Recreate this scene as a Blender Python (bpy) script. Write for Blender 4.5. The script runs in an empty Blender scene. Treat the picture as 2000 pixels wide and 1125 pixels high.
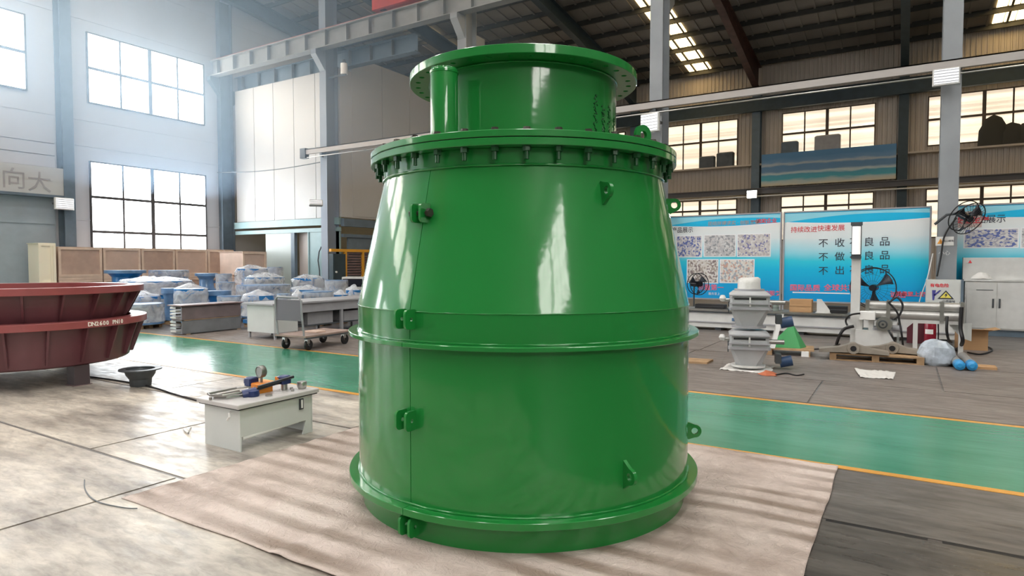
import bpy, math, random
from mathutils import Vector, Matrix, noise
PI = math.pi
random.seed(7)
S = bpy.context.scene
COL = S.collection

# ------------------------------------------------------------------ camera, world, exposure
YAW, FPX, EYE = math.radians(31.75), 1236.0, 1.6
PIT = math.atan(49 / FPX)
RIGHT = Vector((math.cos(YAW), math.sin(YAW), 0))
AHEAD = Vector((-math.sin(YAW), math.cos(YAW), 0))
FWD = AHEAD * math.cos(PIT) - Vector((0, 0, 1)) * math.sin(PIT)
UP = Vector((0, 0, 1)) * math.cos(PIT) + AHEAD * math.sin(PIT)
CAMPOS = Vector((0, 0, EYE))
cam = bpy.data.cameras.new('camera')
cam.lens = 36 * FPX / 2000
cam.sensor_width = 36
cam.clip_end = 300
camo = bpy.data.objects.new('camera', cam)
COL.objects.link(camo)
camo.location = CAMPOS
camo.rotation_euler = (PI / 2 - PIT, 0, YAW)
S.camera = camo

W = bpy.data.worlds.new('sky')
S.world = W
W.use_nodes = True
W.node_tree.nodes['Background'].inputs[0].default_value = (0.8, 0.9, 1, 1)
W.node_tree.nodes['Background'].inputs[1].default_value = 1.0
S.view_settings.view_transform = 'Standard'
S.view_settings.look = 'None'
S.view_settings.gamma = 1
S.view_settings.use_curve_mapping = False
S.view_settings.exposure = 0.33
HAZE = 0.034

# strength of the daylight through the panes on each side, seen and added
DAY_LEFT, DAY_BACK, DAY_REAR, DAY_RIGHT, DAY_ROOF, DAY_SKYLIGHT = 11.0, 0.95, 3.0, 14.0, 14.0, 5.0


# ------------------------------------------------------------------ measuring helpers (real positions on planes of the hall)
def ray(px, py):
    return FWD + RIGHT * ((px - 1000) / FPX) + UP * ((562.5 - py) / FPX)


def G(px, py, z=0.0):
    d = ray(px, py)
    return CAMPOS + d * ((z - EYE) / d.z)


def onY(px, py, y):
    d = ray(px, py)
    return CAMPOS + d * (y / d.y)


def onX(px, py, x):
    d = ray(px, py)
    return CAMPOS + d * (x / d.x)


def depth(px, py, t):
    v = AHEAD * t + RIGHT * ((px - 1000) / FPX * t)
    return Vector((v.x, v.y, EYE - (py - 513) / FPX * t))


# ------------------------------------------------------------------ materials
MATS = {}


def mat(name, c, rough=0.5, metal=0.0, vary=0.0, vscale=3.0, bump=0.0, bscale=40.0, coat=0.0, spec=0.5, emit=None, estr=0.0, c2=None):
    if name in MATS:
        return MATS[name]
    m = bpy.data.materials.new(name)
    m.use_nodes = True
    nt = m.node_tree
    b = nt.nodes['Principled BSDF']
    b.inputs['Base Color'].default_value = (*c, 1)
    b.inputs['Roughness'].default_value = rough
    b.inputs['Metallic'].default_value = metal
    b.inputs['Coat Weight'].default_value = coat
    b.inputs['Specular IOR Level'].default_value = spec
    tc = nt.nodes.new('ShaderNodeTexCoord')
    if vary > 0 or c2:
        n = nt.nodes.new('ShaderNodeTexNoise')
        n.inputs['Scale'].default_value = vscale
        n.inputs['Detail'].default_value = 6
        nt.links.new(tc.outputs['Object'], n.inputs['Vector'])
        r = nt.nodes.new('ShaderNodeValToRGB')
        d = c2 or tuple(x * (1 - vary) for x in c)
        r.color_ramp.elements[0].color = (*d, 1)
        r.color_ramp.elements[1].color = (*c, 1)
        r.color_ramp.elements[0].position = 0.36
        r.color_ramp.elements[1].position = 0.62
        nt.links.new(n.outputs['Fac'], r.inputs['Fac'])
        nt.links.new(r.outputs['Color'], b.inputs['Base Color'])
    if bump > 0:
        n2 = nt.nodes.new('ShaderNodeTexNoise')
        n2.inputs['Scale'].default_value = bscale
        n2.inputs['Detail'].default_value = 4
        nt.links.new(tc.outputs['Object'], n2.inputs['Vector'])
        bp = nt.nodes.new('ShaderNodeBump')
        bp.inputs['Strength'].default_value = bump
        bp.inputs['Distance'].default_value = 0.01
        nt.links.new(n2.outputs['Fac'], bp.inputs['Height'])
        nt.links.new(bp.outputs['Normal'], b.inputs['Normal'])
    if emit:
        b.inputs['Emission Color'].default_value = (*emit, 1)
        b.inputs['Emission Strength'].default_value = estr
    MATS[name] = m
    return m


def film_mat():
    m = bpy.data.materials.new('plastic_film')
    m.use_nodes = True
    nt = m.node_tree
    b = nt.nodes['Principled BSDF']
    b.inputs['Base Color'].default_value = (0.88, 0.88, 0.86, 1)
    b.inputs['Roughness'].default_value = 0.22
    tc = nt.nodes.new('ShaderNodeTexCoord')
    n = nt.nodes.new('ShaderNodeTexNoise')
    n.inputs['Scale'].default_value = 4
    n.inputs['Detail'].default_value = 7
    n.inputs['Distortion'].default_value = 1.2
    nt.links.new(tc.outputs['Object'], n.inputs['Vector'])
    mr = nt.nodes.new('ShaderNodeMapRange')
    mr.inputs[1].default_value = 0.35
    mr.inputs[2].default_value = 0.65
    mr.inputs[3].default_value = 0.27
    mr.inputs[4].default_value = 0.5
    nt.links.new(n.outputs['Fac'], mr.inputs[0])
    nt.links.new(mr.outputs[0], b.inputs['Alpha'])
    bp = nt.nodes.new('ShaderNodeBump')
    bp.inputs['Strength'].default_value = 0.6
    bp.inputs['Distance'].default_value = 0.05
    nt.links.new(n.outputs['Fac'], bp.inputs['Height'])
    nt.links.new(bp.outputs['Normal'], b.inputs['Normal'])
    return m


def paint_mat(name, c, rough):
    """glossy brushed-on paint: faint roller waviness, small run marks"""
    m = mat(name, c, rough, coat=0.9, spec=0.15)
    nt = m.node_tree
    b = nt.nodes['Principled BSDF']
    b.inputs['Coat Roughness'].default_value = 0.09
    tc = nt.nodes.new('ShaderNodeTexCoord')
    n = nt.nodes.new('ShaderNodeTexNoise')
    n.inputs['Scale'].default_value = 5
    n.inputs['Detail'].default_value = 3
    nt.links.new(tc.outputs['Object'], n.inputs['Vector'])
    bp = nt.nodes.new('ShaderNodeBump')
    bp.inputs['Strength'].default_value = 0.1
    bp.inputs['Distance'].default_value = 0.02
    nt.links.new(n.outputs['Fac'], bp.inputs['Height'])
    nt.links.new(bp.outputs['Normal'], b.inputs['Normal'])
    nt.links.new(bp.outputs['Normal'], b.inputs['Coat Normal'])
    return m


def floor_mat(name, c1, c2, rough0, rough1, streak=(0.35, 1.6, 1), SCUFF=.75):
    m = bpy.data.materials.new(name)
    m.use_nodes = True
    nt = m.node_tree
    b = nt.nodes['Principled BSDF']
    tc = nt.nodes.new('ShaderNodeTexCoord')
    mp = nt.nodes.new('ShaderNodeMapping')
    mp.inputs['Scale'].default_value = streak
    nt.links.new(tc.outputs['Object'], mp.inputs['Vector'])
    n = nt.nodes.new('ShaderNodeTexNoise')
    n.inputs['Scale'].default_value = 1.6
    n.inputs['Detail'].default_value = 8
    n.inputs['Roughness'].default_value = 0.62
    nt.links.new(mp.outputs['Vector'], n.inputs['Vector'])
    r = nt.nodes.new('ShaderNodeValToRGB')
    r.color_ramp.elements[0].color = (*c1, 1)
    r.color_ramp.elements[0].position = 0.35
    r.color_ramp.elements[1].color = (*c2, 1)
    r.color_ramp.elements[1].position = 0.68
    nt.links.new(n.outputs['Fac'], r.inputs['Fac'])
    # fine scuffs and tyre grit
    n4 = nt.nodes.new('ShaderNodeTexNoise')
    n4.inputs['Scale'].default_value = 11
    n4.inputs['Detail'].default_value = 9
    n4.inputs['Roughness'].default_value = 0.7
    n4.inputs['Distortion'].default_value = 0.8
    nt.links.new(mp.outputs['Vector'], n4.inputs['Vector'])
    r5 = nt.nodes.new('ShaderNodeMapRange')
    r5.inputs[1].default_value = .36
    r5.inputs[2].default_value = .56
    r5.inputs[3].default_value = .5
    r5.inputs[4].default_value = 1.0
    nt.links.new(n4.outputs['Fac'], r5.inputs[0])
    mu5 = nt.nodes.new('ShaderNodeMixRGB')
    mu5.blend_type = 'MULTIPLY'
    mu5.inputs[0].default_value = SCUFF
    nt.links.new(r.outputs['Color'], mu5.inputs[1])
    nt.links.new(r5.outputs[0], mu5.inputs[2])
    nt.links.new(mu5.outputs[0], b.inputs['Base Color'])
    n2 = nt.nodes.new('ShaderNodeTexNoise')
    n2.inputs['Scale'].default_value = 8
    n2.inputs['Detail'].default_value = 8
    nt.links.new(mp.outputs['Vector'], n2.inputs['Vector'])
    mr = nt.nodes.new('ShaderNodeMapRange')
    mr.inputs[1].default_value = 0.3
    mr.inputs[2].default_value = 0.7
    mr.inputs[3].default_value = rough0
    mr.inputs[4].default_value = rough1
    nt.links.new(n2.outputs['Fac'], mr.inputs[0])
    nt.links.new(mr.outputs[0], b.inputs['Roughness'])
    bp = nt.nodes.new('ShaderNodeBump')
    bp.inputs['Strength'].default_value = 0.35
    bp.inputs['Distance'].default_value = 0.006
    nt.links.new(n2.outputs['Fac'], bp.inputs['Height'])
    nt.links.new(bp.outputs['Normal'], b.inputs['Normal'])
    MATS[name] = m
    return m


def pane_mat(name, c, strength, stripes=False):
    """daylit frosted glass"""
    m = bpy.data.materials.new(name)
    m.use_nodes = True
    nt = m.node_tree
    b = nt.nodes['Principled BSDF']
    b.inputs['Base Color'].default_value = (0.7, 0.75, 0.78, 1)
    b.inputs['Roughness'].default_value = 0.15
    b.inputs['Emission Color'].default_value = (*c, 1)
    b.inputs['Emission Strength'].default_value = strength
    if stripes:
        tc = nt.nodes.new('ShaderNodeTexCoord')
        mp = nt.nodes.new('ShaderNodeMapping')
        mp.inputs['Scale'].default_value = (0.05, 0.05, 5)
        nt.links.new(tc.outputs['Object'], mp.inputs['Vector'])
        n = nt.nodes.new('ShaderNodeTexNoise')
        n.inputs['Scale'].default_value = 1.0
        n.inputs['Detail'].default_value = 3
        nt.links.new(mp.outputs['Vector'], n.inputs['Vector'])
        r = nt.nodes.new('ShaderNodeValToRGB')
        r.color_ramp.elements[0].color = (0.62, 0.48, 0.34, 1)
        r.color_ramp.elements[0].position = 0.4
        r.color_ramp.elements[1].color = (1.0, 0.86, 0.62, 1)
        r.color_ramp.elements[1].position = 0.6
        nt.links.new(n.outputs['Fac'], r.inputs['Fac'])
        nt.links.new(r.outputs['Color'], b.inputs['Emission Color'])
    MATS[name] = m
    return m


GREEN = paint_mat('green_gloss_paint', (0.012, 0.205, 0.036), 0.35)
GREEN_DARK = mat('green_stamped_paint', (0.006, 0.07, 0.018), 0.4)
BOLT = mat('dark_bolt_steel', (0.055, 0.05, 0.04), 0.45, 0.4)
STEEL_GREY = mat('grey_column_paint', (0.30, 0.32, 0.34), 0.5, vary=0.12, vscale=1.5)
STEEL_BLUE = mat('blue_grey_steel_paint', (0.13, 0.18, 0.23), 0.5, vary=0.15)
STEEL_TEAL = mat('dark_teal_steel_paint', (0.035, 0.06, 0.075), 0.5, vary=0.2)
CRANE_GREY = mat('crane_beam_paint', (0.26, 0.27, 0.27), 0.5, vary=0.15)
RED_RAIL = mat('pink_red_rail_paint', (0.42, 0.12, 0.11), 0.5)
CRANE_RED = mat('crane_red_paint', (0.5, 0.05, 0.03), 0.45)
RUST_RED = mat('rust_red_primer', (0.10, 0.04, 0.03), 0.6, vary=0.4)
WALL_PALE = mat('pale_blue_grey_wall_cladding', (0.52, 0.55, 0.60), 0.6, vary=0.06, vscale=0.6)
WALL_WHITE = mat('white_sandwich_panel', (0.50, 0.495, 0.485), 0.45, vary=0.05, vscale=0.8)
WALL_TAN = mat('tan_grey_wall_cladding', (0.60, 0.53, 0.46), 0.6, vary=0.1, vscale=0.5)
TEAL_PANEL = mat('pale_teal_steel_panel', (0.28, 0.41, 0.43), 0.45, vary=0.08)
ROOF = mat('dark_roof_sheet', (0.30, 0.28, 0.26), 0.65, vary=0.25, vscale=0.4)
PURLIN = mat('dark_purlin_steel', (0.05, 0.052, 0.05), 0.6, vary=0.2)
FRAME_WIN = mat('grey_window_frame', (0.085, 0.085, 0.09), 0.8, spec=.1)
FRAME_BRN = mat('brown_window_frame', (0.09, 0.06, 0.04), 0.5)
DOOR_GREY = mat('blue_grey_door_sheet', (0.34, 0.41, 0.46), 0.5, vary=0.08)
TANK_WHITE = mat('off_white_cabinet_paint', (0.62, 0.64, 0.62), 0.35, vary=0.05)
WHITE_PAINT = mat('white_machine_paint', (0.66, 0.66, 0.64), 0.4, vary=0.08, vscale=5)
GREY_PAINT = mat('grey_machine_paint', (0.36, 0.36, 0.38), 0.4, vary=0.1, vscale=5)
GREY_DARK = mat('dark_grey_steel', (0.09, 0.10, 0.11), 0.45, 0.3, vary=0.3)
BROWN_PLATE = mat('brown_oxide_plate', (0.20, 0.13, 0.13), 0.5, vary=0.3)
STEEL = mat('bare_steel', (0.5, 0.49, 0.47), 0.3, 0.9, vary=0.2)
BLACK = mat('black_rubber', (0.012, 0.012, 0.014), 0.5)
BLACK_GLOSS = mat('black_plastic', (0.012, 0.013, 0.02), 0.25)
NAVY = mat('navy_enamel', (0.015, 0.03, 0.12), 0.3)
ORANGE = mat('orange_enamel', (0.7, 0.22, 0.02), 0.4)
BLUE_V = mat('blue_valve_paint', (0.02, 0.20, 0.52), 0.3, vary=0.3, vscale=4, coat=0.3)
BLUE_L = mat('pale_blue_valve_paint', (0.14, 0.27, 0.48), 0.3, vary=0.35, vscale=4, coat=0.3)
WOOD = mat('crate_plywood', (0.62, 0.46, 0.37), 0.7, vary=0.15, vscale=2)
WOOD_D = mat('crate_plywood_dark', (0.55, 0.39, 0.31), 0.7, vary=0.2, vscale=2)
WOOD_BATTEN = mat('crate_batten', (0.72, 0.56, 0.44), 0.7, vary=0.15)
CREAM = mat('cream_crate_paint', (0.92, 0.86, 0.68), 0.5)
PALLET = mat('pallet_wood', (0.48, 0.31, 0.17), 0.75, vary=0.3, vscale=6)
RED_DISH = mat('red_oxide_paint', (0.14, 0.045, 0.055), 0.38, vary=0.2, vscale=2, coat=0.2)
RED_RIM = mat('bright_red_oxide_rim', (0.33, 0.08, 0.08), 0.35, vary=0.2, vscale=2, coat=0.2)
STENCIL = mat('stencil_white', (0.85, 0.80, 0.72), 0.6)
YELLOW = mat('yellow_paint', (0.75, 0.36, 0.03), 0.45)
YELLOW_LINE = mat('yellow_floor_line', (0.75, 0.36, 0.06), 0.3, vary=0.15)
FILM = film_mat()
WHITE_CLOTH = mat('white_plastic_sheet', (0.78, 0.76, 0.73), 0.4, bump=0.5, bscale=25)
GREEN_SHEET = mat('green_sheet_metal', (0.05, 0.33, 0.10), 0.4)
CAST = mat('raw_cast_steel', (0.36, 0.32, 0.27), 0.5, 0.3, vary=0.25)
EXT_RED = mat('extinguisher_red', (0.26, 0.012, 0.03), 0.25, coat=0.4)
PAPER = mat('white_label', (0.82, 0.82, 0.80), 0.6)
CARD = mat('cardboard', (0.50, 0.30, 0.15), 0.8, vary=0.1)
BLUE_WRAP = mat('blue_wrap_film', (0.03, 0.30, 0.65), 0.3, bump=0.4, bscale=30)
RED_PRINT = mat('red_print', (0.75, 0.06, 0.08), 0.6)
WHITE_PRINT = mat('white_print', (0.85, 0.86, 0.88), 0.6)
INK = mat('dark_ink_print', (0.03, 0.035, 0.06), 0.6)
PINK_PRINT = mat('pink_red_print', (0.85, 0.16, 0.24), 0.6)
CYAN_PRINT = mat('cyan_print', (0.0, 0.48, 0.80), 0.5)
SKYBLUE_PRINT = mat('light_cyan_print', (0.28, 0.68, 0.82), 0.5)
ORANGE_PRINT = mat('orange_print', (0.85, 0.36, 0.05), 0.6)
BLUE_PRINT = mat('violet_print', (0.06, 0.06, 0.30), 0.6)
LAMP_GLASS = mat('floodlight_glass', (0.85, 0.87, 0.9), 0.3, emit=(0.95, 0.97, 1), estr=0.45)
LAMP_LIT = mat('lit_floodlight_glass', (1, 1, 1), 0.3, emit=(0.82, 0.92, 1), estr=60)
TUBE_LIT = mat('lit_tube_glass', (1, 1, 1), 0.3, emit=(1, 0.95, 0.9), estr=0.35)
PANE_LEFT = pane_mat('daylit_glass_cool', (0.92, 0.97, 1.0), DAY_LEFT)
PANE_BACK = pane_mat('daylit_glass_warm', (1.0, 0.8, 0.56), DAY_BACK, True)
PANE_REAR = pane_mat('daylit_glass_rear', (0.95, 0.98, 1.0), DAY_REAR)
PANE_RIGHT_ADDED = pane_mat('added_side_glass', (1.0, 0.96, 0.9), DAY_RIGHT)
ROOFLIGHT_ADDED = pane_mat('added_roof_light', (1.0, 0.98, 0.94), DAY_ROOF)
SKYLIGHT = pane_mat('skylight_sheet', (1.0, 0.70, 0.30), DAY_SKYLIGHT)
CONCRETE = floor_mat('dusty_concrete', (0.10, 0.09, 0.085), (0.20, 0.18, 0.165), 0.3, 0.5)
SHEET_DARK = floor_mat('dark_floor_sheet', (0.06, 0.055, 0.05), (0.14, 0.126, 0.112), 0.22, 0.42)
SHEET_PALE = floor_mat('pale_floor_sheet', (0.22, 0.19, 0.165), (0.74, 0.67, 0.57), 0.28, 0.52, (0.5, 1.5, 1), SCUFF=.55)  # paler colour for the sheets on the end wall's side
SHEET_MID = floor_mat('grey_floor_sheet', (0.10, 0.09, 0.082), (0.20, 0.18, 0.165), 0.3, 0.5)
SHEET_FAR = floor_mat('brown_grey_floor_sheet', (0.19, 0.16, 0.145), (0.27, 0.235, 0.215), 0.4, 0.6)
AISLE = floor_mat('green_aisle_paint', (0.045, 0.23, 0.135), (0.075, 0.29, 0.185), 0.16, 0.26, SCUFF=.15)


def mat_cloth():
    m = bpy.data.materials.new('dusty_ground_cloth')
    m.use_nodes = True
    nt = m.node_tree
    b = nt.nodes['Principled BSDF']
    b.inputs['Roughness'].default_value = 0.6
    tc = nt.nodes.new('ShaderNodeTexCoord')
    n = nt.nodes.new('ShaderNodeTexNoise')
    n.inputs['Scale'].default_value = 1.3
    n.inputs['Detail'].default_value = 9
    n.inputs['Roughness'].default_value = 0.65
    nt.links.new(tc.outputs['Object'], n.inputs['Vector'])
    r = nt.nodes.new('ShaderNodeValToRGB')
    e = r.color_ramp.elements
    e[0].color = (0.40, 0.31, 0.26, 1)
    e[0].position = 0.3
    e[1].color = (0.70, 0.58, 0.52, 1)
    e[1].position = 0.55
    x = e.new(0.75)
    x.color = (0.78, 0.68, 0.62, 1)
    nt.links.new(n.outputs['Fac'], r.inputs['Fac'])
    # brown bands painted in for the shading of the cloth's ripples
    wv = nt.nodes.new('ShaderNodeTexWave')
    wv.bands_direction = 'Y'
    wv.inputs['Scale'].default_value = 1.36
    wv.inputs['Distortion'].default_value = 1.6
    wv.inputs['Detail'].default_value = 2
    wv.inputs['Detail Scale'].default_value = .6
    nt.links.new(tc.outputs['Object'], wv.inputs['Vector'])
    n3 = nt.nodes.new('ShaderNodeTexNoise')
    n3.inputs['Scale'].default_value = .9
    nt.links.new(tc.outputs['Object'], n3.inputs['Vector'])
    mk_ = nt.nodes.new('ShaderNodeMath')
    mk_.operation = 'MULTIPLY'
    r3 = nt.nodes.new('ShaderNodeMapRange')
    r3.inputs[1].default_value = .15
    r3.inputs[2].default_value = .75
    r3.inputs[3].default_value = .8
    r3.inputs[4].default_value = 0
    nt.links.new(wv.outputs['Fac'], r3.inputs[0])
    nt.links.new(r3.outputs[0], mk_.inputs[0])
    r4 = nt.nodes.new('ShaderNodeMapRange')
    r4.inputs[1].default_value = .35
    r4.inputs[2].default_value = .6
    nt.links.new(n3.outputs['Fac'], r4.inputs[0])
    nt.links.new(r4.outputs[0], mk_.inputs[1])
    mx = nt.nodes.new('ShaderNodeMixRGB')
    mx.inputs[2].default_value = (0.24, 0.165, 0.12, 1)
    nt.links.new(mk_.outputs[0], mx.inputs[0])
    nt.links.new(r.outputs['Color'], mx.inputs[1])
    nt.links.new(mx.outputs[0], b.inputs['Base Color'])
    n2 = nt.nodes.new('ShaderNodeTexNoise')
    n2.inputs['Scale'].default_value = 12
    n2.inputs['Detail'].default_value = 10
    n2.inputs['Roughness'].default_value = .65
    n2.inputs['Distortion'].default_value = 2.5
    nt.links.new(tc.outputs['Object'], n2.inputs['Vector'])
    bp = nt.nodes.new('ShaderNodeBump')
    bp.inputs['Strength'].default_value = 1.0
    bp.inputs['Distance'].default_value = 0.02
    nt.links.new(n2.outputs['Fac'], bp.inputs['Height'])
    nt.links.new(bp.outputs['Normal'], b.inputs['Normal'])
    return m


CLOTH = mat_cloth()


# ------------------------------------------------------------------ mesh builder
class MB:
    def __init__(self):
        self.v, self.f = [], []

    def add(self, vs, fs):
        b = len(self.v)
        self.v += [tuple(p) for p in vs]
        self.f += [tuple(b + i for i in q) for q in fs]
        return self

    def box(self, a, c):
        x0, y0, z0 = [min(a[i], c[i]) for i in range(3)]
        x1, y1, z1 = [max(a[i], c[i]) for i in range(3)]
        return self.add([(x0, y0, z0), (x1, y0, z0), (x1, y1, z0), (x0, y1, z0), (x0, y0, z1), (x1, y0, z1), (x1, y1, z1), (x0, y1, z1)],
                        [(3, 2, 1, 0), (4, 5, 6, 7), (0, 1, 5, 4), (1, 2, 6, 5), (2, 3, 7, 6), (3, 0, 4, 7)])

    def cbox(self, c, s):
        return self.box([c[i] - s[i] / 2 for i in range(3)], [c[i] + s[i] / 2 for i in range(3)])

    def rbox(self, a, c, r=0.01):
        """box with chamfered vertical and top edges"""
        x0, y0, z0 = [min(a[i], c[i]) for i in range(3)]
        x1, y1, z1 = [max(a[i], c[i]) for i in range(3)]

        def ring(d, z):
            return [(x0 + d, y0 + d + r, z), (x0 + d + r, y0 + d, z), (x1 - d - r, y0 + d, z), (x1 - d, y0 + d + r, z),
                    (x1 - d, y1 - d - r, z), (x1 - d - r, y1 - d, z), (x0 + d + r, y1 - d, z), (x0 + d, y1 - d - r, z)]
        return self.loft([ring(0, z0), ring(0, z1 - r), ring(r, z1)])

    def loft(self, rings, cap=True, closed=True):
        b = len(self.v)
        n = len(rings[0])
        for g in rings:
            self.v += [tuple(p) for p in g]
        for k in range(len(rings) - 1):
            for i in range(n if closed else n - 1):
                j = (i + 1) % n
                self.f.append((b + k * n + i, b + k * n + j, b + (k + 1) * n + j, b + (k + 1) * n + i))
        if cap:
            self.f.append(tuple(b + i for i in reversed(range(n))))
            self.f.append(tuple(b + (len(rings) - 1) * n + i for i in range(n)))
        return self

    def cyl(self, p, q, r, r2=None, n=14, cap=True):
        p, q = Vector(p), Vector(q)
        r2 = r if r2 is None else r2
        d = (q - p).normalized()
        a = d.orthogonal().normalized()
        c = d.cross(a)
        R = [[p + (a * math.cos(t) + c * math.sin(t)) * r for t in [2 * PI * i / n for i in range(n)]],
             [q + (a * math.cos(t) + c * math.sin(t)) * r2 for t in [2 * PI * i / n for i in range(n)]]]
        return self.loft(R, cap)

    def tube(self, pts, r, n=8, closed=False):
        pts = [Vector(p) for p in pts]
        rings = []
        up = None
        m = len(pts)
        for i, p in enumerate(pts):
            if closed:
                d = (pts[(i + 1) % m] - pts[i - 1]).normalized()
            else:
                d = (pts[min(i + 1, m - 1)] - pts[max(i - 1, 0)]).normalized()
            if up is None:
                up = d.orthogonal().normalized()
            a = (up - d * up.dot(d))
            a = a.normalized() if a.length > 1e-6 else d.orthogonal().normalized()
            up = a
            c = d.cross(a)
            rings.append([p + (a * math.cos(t) + c * math.sin(t)) * r for t in [2 * PI * k / n for k in range(n)]])
        if closed:
            rings.append(rings[0])
        return self.loft(rings, not closed)

    def lathe(self, prof, n=32, c=(0, 0, 0), a0=0.0, a1=None, closed=True):
        """prof: polygon of (r, z); closed profile when closed; a1 None = full turn"""
        full = a1 is None
        a1 = 2 * PI if full else a1
        m = len(prof)
        b = len(self.v)
        cnt = n if full else n + 1
        for k in range(cnt):
            t = a0 + (a1 - a0) * k / n
            for r, z in prof:
                self.v.append((c[0] + r * math.cos(t), c[1] + r * math.sin(t), c[2] + z))
        for k in range(n):
            k2 = (k + 1) % cnt
            for i in range(m if closed else m - 1):
                j = (i + 1) % m
                self.f.append((b + k * m + i, b + k2 * m + i, b + k2 * m + j, b + k * m + j))
        if not full and closed:
            self.f.append(tuple(b + i for i in range(m)))
            self.f.append(tuple(b + (cnt - 1) * m + i for i in reversed(range(m))))
        return self

    def prism(self, poly, ext):
        ext = Vector(ext)
        return self.loft([[Vector(p) for p in poly], [Vector(p) + ext for p in poly]])

    def grid(self, nx, ny, fn):
        b = len(self.v)
        for j in range(ny + 1):
            for i in range(nx + 1):
                self.v.append(tuple(fn(i / nx, j / ny)))
        for j in range(ny):
            for i in range(nx):
                q = b + j * (nx + 1) + i
                self.f.append((q, q + 1, q + nx + 2, q + nx + 1))
        return self

    def plate(self, o, u, w, th, outline, hole_c, hole_r, n=24):
        """flat plate of thickness th in the plane (u, w) at o with a round hole; outline(angle) = radius from the hole's centre"""
        o, u, w = Vector(o), Vector(u), Vector(w)
        k = u.cross(w).normalized() * th / 2
        hc = o + u * hole_c[0] + w * hole_c[1]
        A = [2 * PI * i / n for i in range(n)]
        out = [hc + (u * math.cos(t) + w * math.sin(t)) * outline(t) for t in A]
        inn = [hc + (u * math.cos(t) + w * math.sin(t)) * hole_r for t in A]
        rings = [[p + k for p in out], [p + k for p in inn], [p - k for p in inn], [p - k for p in out], [p + k for p in out]]
        return self.loft(rings, cap=False)

    def xf(self, M):
        self.v = [tuple(M @ Vector(p)) for p in self.v]
        return self

    def mesh(self, name, m, smooth=35):
        me = bpy.data.meshes.new(name)
        me.from_pydata(self.v, [], self.f)
        me.materials.append(m)
        import bmesh
        bm = bmesh.new()
        bm.from_mesh(me)
        bmesh.ops.recalc_face_normals(bm, faces=bm.faces)
        bm.to_mesh(me)
        bm.free()
        if smooth:
            me.shade_smooth()
            me.set_sharp_from_angle(angle=math.radians(smooth))
        return me

    def build(self, name, m, parent=None, smooth=35, loc=None):
        o = bpy.data.objects.new(name, self.mesh(name, m, smooth))
        COL.objects.link(o)
        if parent is not None:
            o.parent = parent
        if loc is not None:
            o.location = loc
        return o


def thing(name, label, cat, loc=(0, 0, 0), rz=0.0, group=None):
    o = bpy.data.objects.new(name, None)
    o.empty_display_size = 0.1
    COL.objects.link(o)
    o.location = loc
    o.rotation_euler = (0, 0, rz)
    o['label'] = label
    o['category'] = cat
    if group:
        o['group'] = group
    return o


def tag(o, label, cat, group=None, kind=None):
    o['label'] = label
    o['category'] = cat
    if group:
        o['group'] = group
    if kind:
        o['kind'] = kind
    return o


def struct(o, label=None):
    o['kind'] = 'structure'
    if label:
        o['label'] = label
    return o


def copy_tree(o, parent=None):
    c = o.copy()
    COL.objects.link(c)
    if parent is not None:
        c.parent = parent
    for ch in list(o.children):
        copy_tree(ch, c)
    return c


def share(name, src, parent, loc=(0, 0, 0), rot=(0, 0, 0), scale=(1, 1, 1)):
    o = bpy.data.objects.new(name, src.data)
    COL.objects.link(o)
    o.parent = parent
    o.location = loc
    o.rotation_euler = rot
    o.scale = scale
    return o


def text(name, body, m, parent, size, loc, rot=(PI / 2, 0, 0), ext=0.002, align='CENTER', bold=0.0, sx=1.0):
    c = bpy.data.curves.new('t', 'FONT')
    c.body = body
    c.size = size
    c.resolution_u = 2
    c.extrude = ext
    c.offset = bold
    c.align_x = align
    c.align_y = 'CENTER'
    t = bpy.data.objects.new('t', c)
    COL.objects.link(t)
    me = bpy.data.meshes.new_from_object(t.evaluated_get(bpy.context.evaluated_depsgraph_get()))
    bpy.data.objects.remove(t)
    me.materials.clear()
    me.materials.append(m)
    o = bpy.data.objects.new(name, me)
    COL.objects.link(o)
    o.parent = parent
    o.location = loc
    o.rotation_euler = rot
    o.scale = (sx, 1, 1)
    return o


# ================================================================== THE HALL
XL, YB, YR, XR = -26.0, 35.0, -18.0, 14.6          # end wall, far wall, rear wall (behind the camera), other end wall
ROOF_AT, SLOPE = 11.9, 0.12
YC, BAY = 17.5, 6.65                               # column row and bay
COLX = [-25.9 + 0.0, -19.25, -12.6, -5.95, 0.82, 7.5, 14.1]


def roof_z(y):
    return ROOF_AT + SLOPE * (YB - y) if y >= 0 else ROOF_AT + SLOPE * YB + SLOPE * y


flo = struct(MB().box((XL, YR, -0.2), (XR, YB, 0)).build('floor', CONCRETE), 'dusty grey workshop floor')
# painted aisle with its two yellow lines
MB().box((XL + 0.1, 5.56, 0), (XR - 0.1, 7.76, 0.003)).build('aisle_paint', AISLE, flo, 0)
MB().box((XL + 0.1, 5.48, 0), (XR - 0.1, 5.56, 0.004)).build('yellow_line', YELLOW_LINE, flo, 0)
MB().box((XL + 0.1, 7.76, 0), (XR - 0.1, 7.84, 0.004)).build('yellow_line', YELLOW_LINE, flo, 0)
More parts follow.
